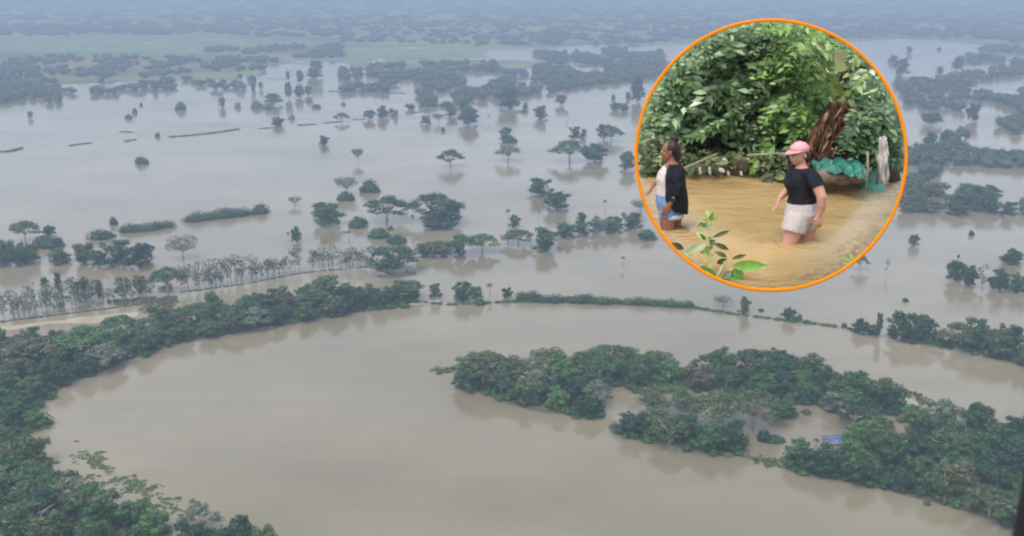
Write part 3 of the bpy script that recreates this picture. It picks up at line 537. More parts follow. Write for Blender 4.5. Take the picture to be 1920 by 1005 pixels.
M['mudstick'] = simple('wet_debris', (.09, .075, .05), .8)
# far woods: crowns beyond count
wood = [([(-300, 135), (60, 128), (112, 165), (118, 188), (20, 192), (-300, 196)], 15, .95), ([(60, 108), (440, 112), (500, 132), (430, 148), (220, 148), (90, 142)], 30, .7), ([(-300, 112), (60, 108), (90, 142), (-300, 138)], 32, .6), ([(380, 92), (640, 86), (640, 108), (480, 120), (400, 108)], 26, .9),
    ([(650, 120), (760, 122), (780, 150), (720, 162), (640, 150)], 26, .9), ([(760, 118), (1000, 122), (1180, 118), (1200, 148), (1050, 170), (930, 190), (850, 185), (780, 160)], 24, .95), ([(1000, 118), (1240, 118), (1240, 140), (1150, 158), (1040, 152)], 24, .9), ([(1130, 94), (1240, 94), (1240, 112), (1145, 110)], 26, .9), ([(1005, 100), (1085, 100), (1090, 112), (1008, 110)], 28, .7), ([(1050, 108), (1130, 104), (1130, 118), (1060, 120)], 26, .8),
    ([(785, 170), (800, 165), (815, 200), (790, 200)], 18, .9), ([(855, 170), (920, 175), (915, 196), (858, 196)], 22, .9), ([(645, 165), (725, 168), (725, 173), (645, 173)], 18, .9), ([(118, 160), (230, 152), (430, 150), (480, 150), (470, 166), (300, 172), (200, 176), (120, 182)], 24.5, .30), ([(-300, 176), (20, 178), (110, 176), (110, 192), (-300, 200)], 16, .8),
    ([(1680, 160), (1760, 150), (1920, 122), (2200, 110), (2200, 138), (1920, 142), (1840, 152), (1800, 172), (1836, 190), (1700, 193)], 20, 1), ([(1830, 172), (1870, 172), (1920, 186), (1980, 195), (1980, 215), (1915, 208), (1870, 192), (1835, 188)], 18, .9), ([(1905, 170), (1980, 165), (1980, 182), (1915, 180)], 18, .9),
    ([(1770, 262), (1850, 248), (1920, 215), (2200, 200), (2200, 248), (1920, 244), (1890, 270), (1780, 280)], 17, .95), ([(1700, 284), (1890, 272), (1930, 280), (2200, 285), (2200, 315), (1930, 315), (1700, 310)], 17, .95), ([(1700, 300), (1755, 300), (1755, 345), (1700, 345)], 15, .95),
    ([(1700, 192), (1800, 195), (1800, 208), (1705, 212)], 22, .7), ([(1560, 60), (1960, 60), (1960, 84), (1850, 80), (1700, 68), (1560, 74)], 38, .8), ([(1850, 88), (1960, 96), (1960, 118), (1860, 122), (1800, 116)], 26, .85),
    ([(600, 45), (1500, 35), (2200, 40), (2200, 72), (1600, 68), (1240, 76), (900, 84), (640, 82)], 42, .85), ([(-300, 50), (600, 45), (640, 70), (300, 66), (-300, 68)], 62, .7), ([(-400, 15), (2300, 12), (2300, 42), (-400, 48)], 95, .8), ([(-500, -10), (2400, -10), (2400, 14), (-500, 14)], 170, .8), ([(900, 78), (1250, 70), (1250, 80), (900, 88)], 34, .8), ([(1240, 120), (1500, 110), (1500, 150), (1240, 150)], 30, .5)]
c = Cloud(); nw = 0
ICO0 = ICO1
for i, (poly, spc, dens) in enumerate(wood):
    thr = -.5 if dens >= 1 else -.30 if spc >= 42 else -.02 if spc in (24, 26) else -.12 if spc < 30 else -.05
    for (x, y) in scatter(poly, spc * .66, 1200 + i, tries=2600):
        if random.random() > dens: continue
        if mnoise.noise(Vector((x / 75, y / 150, i * 3.1))) < thr: continue
        r = max(8.5, spc * .44) * random.uniform(.6, 1.35); h = random.uniform(9, 16); nw += 1
        L3 = [((x + random.uniform(-.5, .5) * r, y + random.uniform(-.5, .5) * r, h * random.uniform(.35, .62)), (r * random.uniform(.5, .8), r * random.uniform(.5, .8), h * random.uniform(.3, .45))) for _ in range(3)]
        c.lobes(L3, max(2.2, r * .28), .8, .85, ico=ICO1); c.tube([(x, y, -1), (x, y, h * .4)], [r * .12, r * .08], 4)
tag(link('distant_woods', c.mesh('distant_woods', M['woods'])), 'hazy blue green woods receding to the horizon beyond the flood', 'woods', kind='stuff')
print('WOODS', nw)
# ------------------------------------------------------------------ buildings in the flood
def box(c, x0, x1, y0, y1, z0, z1):
    V = [(x, y, z) for x in (x0, x1) for y in (y0, y1) for z in (z0, z1)]
    c.add(V, [(0, 1, 3, 2), (4, 6, 7, 5), (0, 4, 5, 1), (2, 3, 7, 6), (0, 2, 6, 4), (1, 5, 7, 3)])
def shed(loc, Lx, Ly, h, roofm, wallm, label, rz=0, rise=1.2):
    root = bpy.data.objects.new('flooded_shed', None); COL.objects.link(root); root.location = loc; root.rotation_euler = (0, 0, rz); tag(root, label, 'shed')
    c = Cloud(); box(c, -Lx / 2, Lx / 2, -Ly / 2, Ly / 2, -.5, h); link('wall', c.mesh('wall', wallm), root)
    c = Cloud(); e = .6; X, Y = Lx / 2 + e, Ly / 2 + e
    for sgn in (-1, 1):
        a = [(-X, sgn * Y, h - .1), (X, sgn * Y, h - .1), (X, 0, h + rise), (-X, 0, h + rise)]; b_ = [(p[0], p[1], p[2] + .12) for p in a]
        c.add(a + b_, [(0, 1, 2, 3), (7, 6, 5, 4), (0, 4, 5, 1), (1, 5, 6, 2), (2, 6, 7, 3), (3, 7, 4, 0)])
    link('roof', c.mesh('roof', roofm), root)
    c = Cloud(); box(c, -.6, .6, -Ly / 2 - .04, -Ly / 2 - .01, 0, min(h - .2, 1.9)); link('door', c.mesh('door', M['mudstick']), root)
    return root
M['blue_roof'] = simple('blue_sheet_roof', (.10, .145, .24), .5, .45, .8); M['zinc'] = simple('zinc_roof', (.34, .37, .42), .45, .25, .7); M['plaster'] = simple('plaster', (.45, .43, .38), .85, .2, 1)
shed(G(1572, 828), 11, 7.5, 1.1, M['blue_roof'], M['plaster'], 'blue sheet roof of a drowned hut beside the island pond', .1, .6)
shed(G(762, 508), 13, 8, 2.2, M['zinc'], M['plaster'], 'grey roofed flooded shed under the huge dark umbrella tree', .25)
shed(G(716, 500), 9, 6, 2.0, M['zinc'], M['plaster'], 'smaller grey shed at left under the huge umbrella tree', -.1)
shed(G(310, 540), 8, 5, 2.0, M['zinc'], M['plaster'], 'pale roofed shed beneath the row umbrella tree', .1)
shed(G(280, 84), 22, 14, 6, M['plaster'], M['plaster'], 'tiny white house in the far green field', .1, 2)

# ================================================================== the round framed scene, life size, just outside the aircraft
ICX, ICY = 1446, 291
ZW = CAMH - 2.7                                            # its water level
def GW(x, y, z=ZW): return G(x, y, z)
fwd_c = ray(ICX, ICY).normalized()
# orange rim: a real ring, square to the line of sight through its centre
cen = Vector((0, 0, CAMH)) + fwd_c * 8.9
ax1 = fwd_c.cross(Vector((0, 0, 1))).normalized(); ax2 = ax1.cross(fwd_c)
def ring_pt(th, rpx, push=0.0):
    x, y = ICX + rpx * math.cos(th), ICY - rpx * math.sin(th); r = ray(x, y)
    return Vector((0, 0, CAMH)) + r * ((cen + fwd_c * push - Vector((0, 0, CAMH))).dot(fwd_c) / r.dot(fwd_c))
m, N, L, B = mat('orange_paint'); B.inputs['Base Color'].default_value = (.80, .235, .003, 1); B.inputs['Roughness'].default_value = .9; B.inputs['Specular IOR Level'].default_value = .05; M['orange'] = m
c = Cloud(); nseg = 192; V = []
for k in range(nseg):
    th = 2 * math.pi * k / nseg
    for rp, pu in ((250.0, 0), (250.6, -.012), (256.0, -.012), (256.6, 0), (256.3, .05), (250.3, .05)): V.append(ring_pt(th, rp, pu)[:])
c.add(V, [(k * 6 + j, k * 6 + (j + 1) % 6, ((k + 1) % nseg) * 6 + (j + 1) % 6, ((k + 1) % nseg) * 6 + j) for k in range(nseg) for j in range(6)])
ring = link('round_frame', c.mesh('round_frame', M['orange'], True, origin=cen), None, cen)
tag(ring, 'thin orange circular frame around the women wading in brown water', 'round frame')
RT = 253.0                                                 # everything inside stays within the ring's cone
# --- muddy water
m, N, L, B = mat('muddy_water'); v = mapping(N, L, (.8, .9, 1))
n = noise(N, L, 1.1, 5, v); L.new(ramp(N, L, n, [(.3, (.36, .245, .105)), (.55, (.45, .31, .14)), (.75, (.40, .28, .125))]), B.inputs['Base Color'])
B.inputs['Roughness'].default_value = .05; B.inputs['IOR'].default_value = 1.34; B.inputs['Specular IOR Level'].default_value = .38
v2 = mapping(N, L, (2.0, 2.6, 1), rot=(0, 0, -.28)); nb = noise(N, L, 1.6, 4, v2, .55); n3 = noise(N, L, 9, 3, v2, .5)
ad = N.new('ShaderNodeMath'); ad.operation = 'MULTIPLY_ADD'; L.new(n3, ad.inputs[0]); ad.inputs[1].default_value = .22; L.new(nb, ad.inputs[2])
def mth(op, a_, b_=None):
    q = N.new('ShaderNodeMath'); q.operation = op
    for i_, v_ in enumerate((a_, b_)):
        if v_ is None: continue
        if isinstance(v_, (int, float)): q.inputs[i_].default_value = v_
        else: L.new(v_, q.inputs[i_])
    return q.outputs[0]
tot = ad.outputs[0]; tc = N.new('ShaderNodeTexCoord')
for wx, wy in ((1508, 458), (1260, 430)):                 # rings spreading from the wading legs
    vd = N.new('ShaderNodeVectorMath'); vd.operation = 'DISTANCE'; L.new(tc.outputs['Object'], vd.inputs[0]); vd.inputs[1].default_value = GW(wx, wy)[:]
    dd = mth('ADD', vd.outputs['Value'], mth('MULTIPLY', nb, .25)); tot = mth('ADD', tot, mth('MULTIPLY', mth('SINE', mth('MULTIPLY', dd, 44.0)), mth('MULTIPLY', mth('EXPONENT', mth('MULTIPLY', dd, -3.0)), .40)))
b = N.new('ShaderNodeBump'); b.inputs['Strength'].default_value = .48; b.inputs['Distance'].default_value = .05; L.new(tot, b.inputs['Height']); L.new(b.outputs[0], B.inputs['Normal'])
M['mudwater'] = m
YB = 309
a0 = math.asin((ICY - YB) / 252.0)
ths = [math.pi - a0 + (math.pi + 2 * a0) * k / 90 for k in range(91)]     # lower arc, left to right
arc = [(ICX + 252.0 * math.cos(t), ICY - 252.0 * math.sin(t)) for t in ths]
top = [GW(x, y) for x, y in arc]; bot = [GW(x, y, ZW - .22) for x, y in arc]
n_ = len(top); c = Cloud(); cc = sum(top, Vector()) / n_; cb = sum(bot, Vector()) / n_
V = [p[:] for p in top] + [p[:] for p in bot] + [cc[:], cb[:]]
c.add(V, [(i, (i + 1) % n_, n_ + (i + 1) % n_, n_ + i) for i in range(n_)], [(2 * n_, (i + 1) % n_, i) for i in range(n_)] + [(2 * n_ + 1, n_ + i, n_ + (i + 1) % n_) for i in range(n_)])
mw = link('muddy_water', c.mesh('muddy_water', M['mudwater'])); tag(mw, kind='structure')
# --- earth bank at the back
def skinme(cloud, name, m_, voxel, smooth=6, origin=None):
    me = cloud.mesh(name + '_raw'); o = bpy.data.objects.new('tmp', me); COL.objects.link(o)
    r = o.modifiers.new('r', 'REMESH'); r.mode = 'VOXEL'; r.voxel_size = voxel; r.use_smooth_shade = True
    s_ = o.modifiers.new('s', 'SMOOTH'); s_.iterations = smooth; s_.factor = .5
    dg = bpy.context.evaluated_depsgraph_get(); out = bpy.data.meshes.new_from_object(o.evaluated_get(dg)); out.name = name
    bpy.data.objects.remove(o); bpy.data.meshes.remove(me); out.materials.clear(); out.materials.append(m_)
    return out
M['bankmud'] = simple('wet_bank', (.055, .04, .025), .7, .5, 3)
def stage_pt(x, y, dist):
    """point seen at photo (x, y) whose level distance from the viewer is dist"""
    r = ray(x, y); return Vector((0, 0, CAMH)) + r * (dist / math.hypot(r.x, r.y))
c = Cloud()
for k in range(60):
    x = 1200 + k * 8.4; d = 14.6 + .3 * math.sin(k * 1.3); p = stage_pt(x, 300, d); p.z = ZW
    c.ell((p.x, p.y + .5, ZW + random.uniform(-.05, .08)), (.3, .75, random.uniform(.10, .24)), ICO1)
c.trim(RT - 1); bk = link('mud_bank', c.mesh('mud_bank', M['bankmud'], True)); tag(bk, kind='structure')
# --- leaves
def leafcol(name, stops, rough=.45, spec=.45):
    m, N, L, B = mat(name); g = N.new('ShaderNodeNewGeometry'); L.new(ramp(N, L, g.outputs['Random Per Island'], stops), B.inputs['Base Color'])
    B.inputs['Roughness'].default_value = rough; B.inputs['Specular IOR Level'].default_value = spec; return m
M['lf1'] = leafcol('canopy_leaf', [(0, (.03, .065, .022)), (.4, (.08, .155, .05)), (.75, (.15, .255, .085)), (.93, (.26, .38, .18)), (1, (.48, .58, .42))], .38, .6)
M['lf2'] = leafcol('bright_leaf', [(0, (.06, .13, .03)), (.5, (.13, .25, .055)), (1, (.28, .42, .12))])
M['lf2s'] = leafcol('shaded_low_leaf', [(0, (.02, .035, .012)), (.5, (.06, .10, .03)), (.8, (.16, .13, .06)), (1, (.22, .30, .10))])  # shade under the trees put into the leaf colour, plus dry brown
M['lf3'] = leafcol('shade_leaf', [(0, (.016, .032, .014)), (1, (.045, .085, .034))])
M['dry'] = leafcol('dry_leaf', [(0, (.035, .018, .013)), (.55, (.10, .045, .032)), (.85, (.16, .085, .05)), (1, (.26, .19, .10))], .8, .1)
M['ban'] = leafcol('banana_leaf', [(0, (.16, .28, .06)), (.5, (.36, .44, .14)), (1, (.60, .60, .34))])
M['bushy'] = leafcol('small_tree_leaf', [(0, (.03, .07, .035)), (.6, (.06, .125, .06)), (1, (.16, .25, .10))])
def blade(c, p0, p1, wid, curl=.15, nrm=None, seg=4, fold=.25):
    p0, p1 = Vector(p0), Vector(p1); ax = (p1 - p0); ln = ax.length; ax.normalize()
    nrm = Vector(nrm) if nrm is not None else Vector((random.uniform(-.5, .5), -.8, random.uniform(.1, 1.2)))
    sd = ax.cross(nrm).normalized(); up = sd.cross(ax).normalized(); V = []
    for i in range(seg + 1):
        t = i / seg; w_ = wid * .5 * (math.sin(math.pi * min(1, t * 1.05 + .03)) ** .75 if 0 < i < seg else .04)
        q = p0 + ax * ln * t + up * (curl * ln * math.sin(math.pi * t) ) - Vector((0, 0, curl * ln * t * t * .6))
        V += [(q - sd * w_ + up * w_ * fold)[:], q[:], (q + sd * w_ + up * w_ * fold)[:]]
    c.add(V, [(3 * i + j, 3 * i + j + 1, 3 * i + j + 4, 3 * i + j + 3) for i in range(seg) for j in (0, 1)])
def spray(c, p, ln, lw, n, dirv):
    """a drooping twig with leaflets on both sides"""
    d = Vector(dirv).normalized(); s_ = d.cross(Vector((random.uniform(-.3, .3), -.3, 1))).normalized()
    for i in range(n):
        t = (i + .5) / n; q = Vector(p) + d * ln * t - Vector((0, 0, .45 * ln * t * t)); sg = 1 if i % 2 else -1
        tip = q + (s_ * sg * .8 + d * .55 + Vector((0, 0, random.uniform(-.45, .05)))) * lw * random.uniform(.8, 1.25)
        blade(c, q, tip, lw * .45, .06, seg=2)
def leafy(zone, n, dist, mtl, name, label, ln=.36, lw=.115, nl=10, trunks=(), grp=None, seed=0, cat='tree', trunkm='pale_bark', dens_fn=None):
    random.seed(seed); c = Cloud(); k = 0; t_ = 0
    xs = [p[0] for p in zone]; ys = [p[1] for p in zone]
    while k < n and t_ < n * 30:
        t_ += 1; x, y = random.uniform(min(xs), max(xs)), random.uniform(min(ys), max(ys))
        if not inside(zone, x, y) or (x - ICX) ** 2 + (y - ICY) ** 2 > 262 ** 2: continue
        if dens_fn and random.random() > dens_fn(x, y): continue
        k += 1; p = stage_pt(x, y, random.uniform(*dist)); a = random.uniform(0, 6.28)
        spray(c, p, ln * random.uniform(.6, 1.3), lw * random.choice([.6, .75, .9, 1.1, 1.6]), nl, (math.cos(a), math.sin(a) * .6 - .45, random.uniform(-.3, .5)))
    base = stage_pt(sum(xs) / len(xs), 330, sum(dist) / 2); base.z = ZW
    root = bpy.data.objects.new(name, None); COL.objects.link(root); root.location = base; root.empty_display_size = .3; tag(root, label, cat, grp)
    o = link('foliage', c.trim(RT).mesh('foliage', M[mtl], origin=base), root)
    if trunks:
        c = Cloud()
        for (x0, y0, x1, y1, r) in trunks:
            d = dist[0] + (dist[1] - dist[0]) * random.uniform(.1, .6); p0 = stage_pt(x0, y0, d); p1 = stage_pt(x1, y1, d + random.uniform(-.2, .3)); mid = (p0 + p1) / 2 + Vector((random.uniform(-.1, .1), 0, .05))
            c.tube([p0, mid, p1], [r, r * .8, r * .5], 7)
        link('trunk', c.trim(RT).mesh('trunk', M[trunkm], True, origin=base), root)
    return root
gL = 'trees behind the wading women'
gap = lambda x, y: .08 if (x > 1565 and 88 < y < 165) else (.22 if y > 262 else 1) * (.12 if mnoise.noise(Vector((x / 42, y / 34, 1.7))) < -.08 else 1)
leafy([(1195, 120), (1300, 40), (1350, 40), (1370, 330), (1195, 330)], 560, (14.6, 16.4), 'lf1', 'leafy_tree', 'leafy tree at left inside the circle, behind the woman in cardigan', trunks=((1235, 330, 1250, 250, .03), (1320, 325, 1326, 235, .025), (1345, 325, 1300, 230, .02)), grp=gL, seed=1, dens_fn=gap)
leafy([(1330, 36), (1470, 36), (1470, 330), (1330, 330)], 620, (14.4, 16.2), 'lf1', 'leafy_tree', 'dense leafy tree in the middle of the circle, above the open water', trunks=((1413, 325, 1415, 225, .035), (1370, 325, 1385, 240, .025), (1440, 325, 1448, 250, .02)), grp=gL, seed=2, dens_fn=gap)
leafy([(1440, 36), (1535, 36), (1545, 180), (1540, 300), (1450, 310)], 400, (14.2, 16.0), 'lf2', 'leafy_tree', 'brighter leafy tree right of centre, behind the pink cap woman', trunks=((1508, 300, 1515, 215, .03), (1470, 320, 1490, 240, .025)), grp=gL, seed=3, dens_fn=gap)
leafy([(1560, 60), (1620, 60), (1700, 180), (1700, 300), (1650, 300), (1640, 180)], 300, (15.0, 16.4), 'lf1', 'leafy_tree', 'leafy tree along the circle right edge', trunks=((1690, 320, 1688, 230, .04), (1668, 300, 1672, 230, .03)), grp=gL, seed=4, dens_fn=gap)
leafy([(1612, 205), (1632, 195), (1660, 230), (1668, 285), (1600, 290), (1592, 240)], 170, (13.5, 14.2), 'bushy', 'small_tree', 'small bluish green tree with pale tip beside the brown dead leaves', ln=.30, lw=.12, trunks=((1632, 335, 1632, 230, .025),), seed=5)
leafy([(1200, 262), (1245, 255), (1300, 285), (1480, 290), (1480, 318), (1200, 325)], 85, (14.0, 14.6), 'lf2s', 'low_bush', 'row of low leafy bushes drooping over the muddy far bank', ln=.30, lw=.12, seed=6, cat='bush')
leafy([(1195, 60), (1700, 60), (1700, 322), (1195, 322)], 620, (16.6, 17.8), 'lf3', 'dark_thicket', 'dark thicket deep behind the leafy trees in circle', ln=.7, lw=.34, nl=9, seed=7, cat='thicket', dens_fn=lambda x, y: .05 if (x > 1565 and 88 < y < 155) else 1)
# solid shade of the wood behind
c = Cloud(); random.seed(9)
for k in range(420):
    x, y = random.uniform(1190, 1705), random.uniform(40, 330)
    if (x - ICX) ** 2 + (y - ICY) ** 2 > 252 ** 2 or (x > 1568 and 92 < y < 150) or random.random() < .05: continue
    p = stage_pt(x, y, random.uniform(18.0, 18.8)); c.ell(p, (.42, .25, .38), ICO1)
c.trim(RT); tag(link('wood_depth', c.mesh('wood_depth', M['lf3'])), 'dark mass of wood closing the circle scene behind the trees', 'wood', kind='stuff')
# hanging dead leaves (reddish brown), banana plant
root = bpy.data.objects.new('dead_palm', None); COL.objects.link(root); base = stage_pt(1560, 300, 14.0); root.location = base; tag(root, 'heap of hanging reddish brown dead leaves behind the pink cap woman', 'dead plant')
c = Cloud(); random.seed(12)
for k in range(800):
    t = random.random() ** .8; x = 1578 + (random.random() - .5) * (30 + 95 * t) - 22 * t; y = 185 + 112 * t
    p = stage_pt(x, y, random.uniform(13.6, 14.1)); blade(c, p, p + Vector((random.uniform(-.16, .16), random.uniform(-.1, .05), -random.uniform(.10, .28))), random.uniform(.02, .05), .05, seg=3)
link('dead_leaves', c.trim(RT).mesh('dead_leaves', M['dry'], origin=base), root)
c = Cloud(); c.tube([stage_pt(1590, 310, 14.5), stage_pt(1575, 200, 14.5), stage_pt(1556, 130, 14.6)], [.05, .045, .03], 8); link('stem', c.mesh('stem', M['dry'], True, origin=base), root)
root = bpy.data.objects.new('banana_plant', None); COL.objects.link(root); base = stage_pt(1590, 280, 14.9); root.location = base; tag(root, 'yellowish banana plant with torn long leaves, upper right in circle', 'banana plant')
c = Cloud(); random.seed(14)
for (x0, y0, x1, y1, w_) in [(1560, 200, 1580, 90, 26), (1575, 195, 1635, 120, 24), (1580, 190, 1640, 165, 22), (1570, 215, 1556, 120, 20), (1585, 210, 1622, 205, 20), (1550, 160, 1500, 80, 26), (1556, 150, 1530, 70, 24), (1590, 180, 1605, 110, 16), (1600, 215, 1650, 190, 16), (1560, 235, 1590, 170, 14), (1545, 150, 1555, 80, 20), (1570, 160, 1618, 90, 20)]:
    p0, p1 = stage_pt(x0, y0, 14.2), stage_pt(x1, y1, 13.7 + random.uniform(-.2, .4)); 
    for q in range(5):
        f0, f1 = q / 5, (q + 1.25) / 5; a, b_ = p0.lerp(p1, f0), p0.lerp(p1, min(1, f1)); blade(c, a, b_ + Vector((random.uniform(-.06, .06), 0, random.uniform(-.12, .02))), w_ / 128 * random.uniform(.9, 1.5), .05, (random.uniform(-.5, .5), -.7, 1), 4, .25)
link('torn_leaf', c.trim(RT).mesh('torn_leaf', M['ban'], origin=base), root)
c = Cloud()
for (x0, y0, x1, y1, r) in [(1595, 300, 1562, 190, .07), (1600, 260, 1572, 185, .05), (1552, 190, 1562, 90, .035)]: c.tube([stage_pt(x0, y0, 14.8), stage_pt((x0 + x1) / 2 - 3, (y0 + y1) / 2, 14.8), stage_pt(x1, y1, 14.8)], [r, r * .85, r * .6], 8)
link('stem', c.trim(RT).mesh('stem', simple('banana_stem', (.16, .12, .06), .7, .35, 6), True, origin=base), root)
# --- tarpaulin heap, barrel, cloth, poles at the far bank
M['tarp'] = simple('green_tarpaulin', (.04, .20, .15), .42, .5, 5, .5, folds=1.0); M['barrel'] = simple('turquoise_plastic', (.10, .50, .42), .35, .12, 4, .5)
M['palewood'] = simple('pale_branch', (.30, .26, .19), .8, .3, 6)
M['cloth'] = simple('white_cloth', (.42, .39, .36), .85, .3, 7, folds=.8); M['wood'] = simple('grey_wood', (.20, .16, .12), .8, .35, 6); M['dk'] = simple('black_sheet', (.012, .013, .015), .6, .3, 5)
def sheet_drape(c, cols, sag=.05, seed=3):
    """cols: list of columns, each a list of (x,y,dist); lofted grid with wrinkles"""
    random.seed(seed); g_ = []
    nu, nv = 28, 14
    for i in range(nu + 1):
        u = i / nu * (len(cols) - 1); a, f = int(min(u, len(cols) - 1.001)), 0; f = u - a; row_ = []
        for j in range(nv + 1):
            v_ = j / nv * (len(cols[0]) - 1); b_ = int(min(v_, len(cols[0]) - 1.001)); h = v_ - b_
            q = [sum(w * cols[a + da][b_ + db][k] for da, db, w in ((0, 0, (1 - f) * (1 - h)), (1, 0, f * (1 - h)), (0, 1, (1 - f) * h), (1, 1, f * h))) for k in range(3)]
            p = stage_pt(*q); p += Vector((0, 1, 0)) * (.04 * math.sin(u * 9 + v_ * 2) + .03 * math.sin(v_ * 7 + u * 4)); p.z += .02 * math.sin(u * 7 - v_ * 5); row_.append(p[:])
        g_ += row_
    c.add(g_, [(i * (nv + 1) + j, (i + 1) * (nv + 1) + j, (i + 1) * (nv + 1) + j + 1, i * (nv + 1) + j + 1) for i in range(nu) for j in range(nv)])
def solid(o, t=.01):
    md = o.modifiers.new('thick', 'SOLIDIFY'); md.thickness = t; return o
c = Cloud(); sheet_drape(c, [[(1526, 300, 13.9), (1524, 305, 13.5), (1528, 322, 13.3)], [(1556, 291, 14.0), (1558, 303, 13.4), (1560, 324, 13.15)], [(1585, 288, 14.0), (1588, 304, 13.4), (1590, 328, 13.0)], [(1602, 289, 13.9), (1612, 305, 13.3), (1614, 336, 12.9)], [(1606, 296, 13.7), (1620, 318, 13.2), (1628, 342, 12.85)]])
base = stage_pt(1575, 310, 13.5)
o = link('tarpaulin', c.mesh('tarpaulin', M['tarp'], True, origin=base), None, base); solid(o); tag(o, 'green tarpaulin draped over a heap at the far bank', 'tarpaulin')
c = Cloud(); random.seed(21)
for k in range(16):
    x = 1530 + k * 5.2; p = stage_pt(x, 332 + random.uniform(-4, 3), 13.35 + random.uniform(-.1, .2)); c.ell(p, (random.uniform(.08, .15), .12, random.uniform(.06, .11)))
for k in range(7): p, q = stage_pt(1526 + k * 5, 322 + random.uniform(-4, 8), 13.3), stage_pt(1568 + k * 9, 326 + random.uniform(-6, 10), 13.25); c.tube([p, q], [.022, .02], 6)
base = stage_pt(1570, 330, 13.4); o = link('driftwood_heap', c.mesh('driftwood_heap', M['wood'], True, origin=base), None, base); tag(o, 'grey driftwood heap under the green tarpaulin at the waterline', 'driftwood')
base = GW(1637, 352)
c = Cloud(); c.loft([(0, 0, z, r, r) for z, r in ((-.15, .1), (-.12, .145), (.02, .15), (.04, .155), (.06, .15), (.16, .152), (.18, .158), (.20, .152), (.26, .14), (.285, .10), (.29, .03))], 24)
o = bpy.data.objects.new('plastic_barrel', None); COL.objects.link(o); o.location = base + Vector((0, 0, -.02)); tag(o, 'turquoise plastic barrel half sunk beside the tarpaulin', 'barrel'); link('body', c.mesh('body', M['barrel'], True), o)
c = Cloud(); c.loft([(.05, 0, z, .035, .035) for z in (.28, .31)], 12); link('cap', c.mesh('cap', M['cloth'], True), o)
def pole(x0, y0, x1, y1, d, r, lb):
    b_ = stage_pt(x0, y0, d); c = Cloud(); c.tube([b_, stage_pt((x0 + x1) / 2 + 1, (y0 + y1) / 2, d), stage_pt(x1, y1, d)], [r, r * .95, r * .85], 8)
    o = link('wooden_pole', c.mesh('wooden_pole', M['wood'] if lb[0] != 'p' else M['palewood'], True, origin=b_), None, b_); tag(o, lb, 'pole')
pole(1625, 352, 1627, 284, 12.9, .014, 'pale upright pole standing in front of the turquoise barrel'); pole(1644, 346, 1650, 268, 13.3, .018, 'dark wooden pole leaning behind the barrel')
pole(1268, 321, 1345, 288, 13.4, .012, 'pale bent branch slanting from water behind the cardigan woman'); pole(1400, 291, 1470, 287, 13.9, .014, 'pale level pole crossing under the middle trees')
base = stage_pt(1660, 340, 13.1)
c = Cloud(); sheet_drape(c, [[(1652, 262, 13.2), (1648, 300, 13.1), (1650, 342, 13.1)], [(1657, 256, 13.15), (1659, 300, 13.0), (1657, 347, 12.95)], [(1662, 268, 13.2), (1664, 300, 13.1), (1668, 344, 13.1)]])
o = link('hanging_cloth', c.mesh('hanging_cloth', M['cloth'], True, origin=base), None, base); solid(o); tag(o, 'tall ragged white cloth hanging at the right end of the tarpaulin', 'cloth')
base = stage_pt(1492, 320, 13.9)
c = Cloud(); sheet_drape(c, [[(1478, 284, 13.5), (1480, 305, 13.45), (1481, 327, 13.4)], [(1492, 278, 13.45), (1492, 305, 13.4), (1492, 329, 13.35)], [(1504, 282, 13.5), (1505, 305, 13.45), (1506, 327, 13.4)]])
o = link('black_sheet', c.mesh('black_sheet', M['dk'], True, origin=base), None, base); solid(o); tag(o, 'black plastic sheet hanging behind the pink cap woman', 'plastic sheet')
# white scraps on the bank line
for i, (x, y, w_, h_, lb) in enumerate([(1352, 318, .08, .06, 'white rag on the far bank under the middle tree'), (1358, 297, .06, .04, 'white rag caught in the low bushes'), (1312, 321, .03, .09, 'small white stake top at left on the far bank'), (1330, 321, .03, .10, 'second white stake top from left on far bank'), (1365, 324, .03, .06, 'white stake top right of the rag'), (1389, 324, .03, .06, 'rightmost white stake top on the far bank')]):
    b_ = stage_pt(x, y + 4, 13.5); c = Cloud(); c.ell((0, 0, h_ * .4), (w_ / 2, .05, h_ * .55)); c.ell((w_ * .3, 0, h_ * .15), (w_ * .35, .06, h_ * .35))
    o = link('white_rag' if w_ > .05 else 'white_stake', c.mesh('white_rag', M['cloth'], True), None, b_); tag(o, lb, 'rag' if w_ > .05 else 'stake')
# --- plant in the foreground, bottom left of the ring
def plant(leaves, stems, depth, label, name='leafy_sapling'):
    base = D(*stems[0][-1], depth); root = bpy.data.objects.new(name, None); COL.objects.link(root); root.location = base; tag(root, label, 'sapling')
    for (x0, y0, x1, y1, w_, col, dz) in leaves:
        p0, p1 = D(x0, y0, depth), D(x1, y1, depth + dz); c = Cloud(); blade(c, p0, p1, w_ * depth / FPX, .09, (random.uniform(-.2, .2), -1, .25), 8, .3)
        o = link('leaf', c.trim(RT).mesh('leaf', LEAFM[col], True, origin=base), root)
        o.modifiers.new('s', 'SUBSURF').levels = 1
    for st in stems:
        c = Cloud(); n_ = len(st); c.tube([D(x, y, depth + .02) for x, y in st], [.011 + .006 * i / n_ for i in range(n_)], 8); link('stem', c.trim(RT).mesh('stem', LEAFM['stem'], True, origin=base), root)
LEAFM = {k: simple('leaf_' + k, v_, .4, .22, 9, .5) for k, v_ in dict(light=(.30, .42, .10), green=(.12, .24, .035), bright=(.16, .34, .045), olive=(.075, .10, .025), pale=(.38, .50, .26), darkg=(.03, .05, .018), grey=(.12, .20, .09), stem=(.40, .42, .16)).items()}
zx = lambda x: 1240 + x / 6.09
zy = lambda y: 380 + y / 6.09
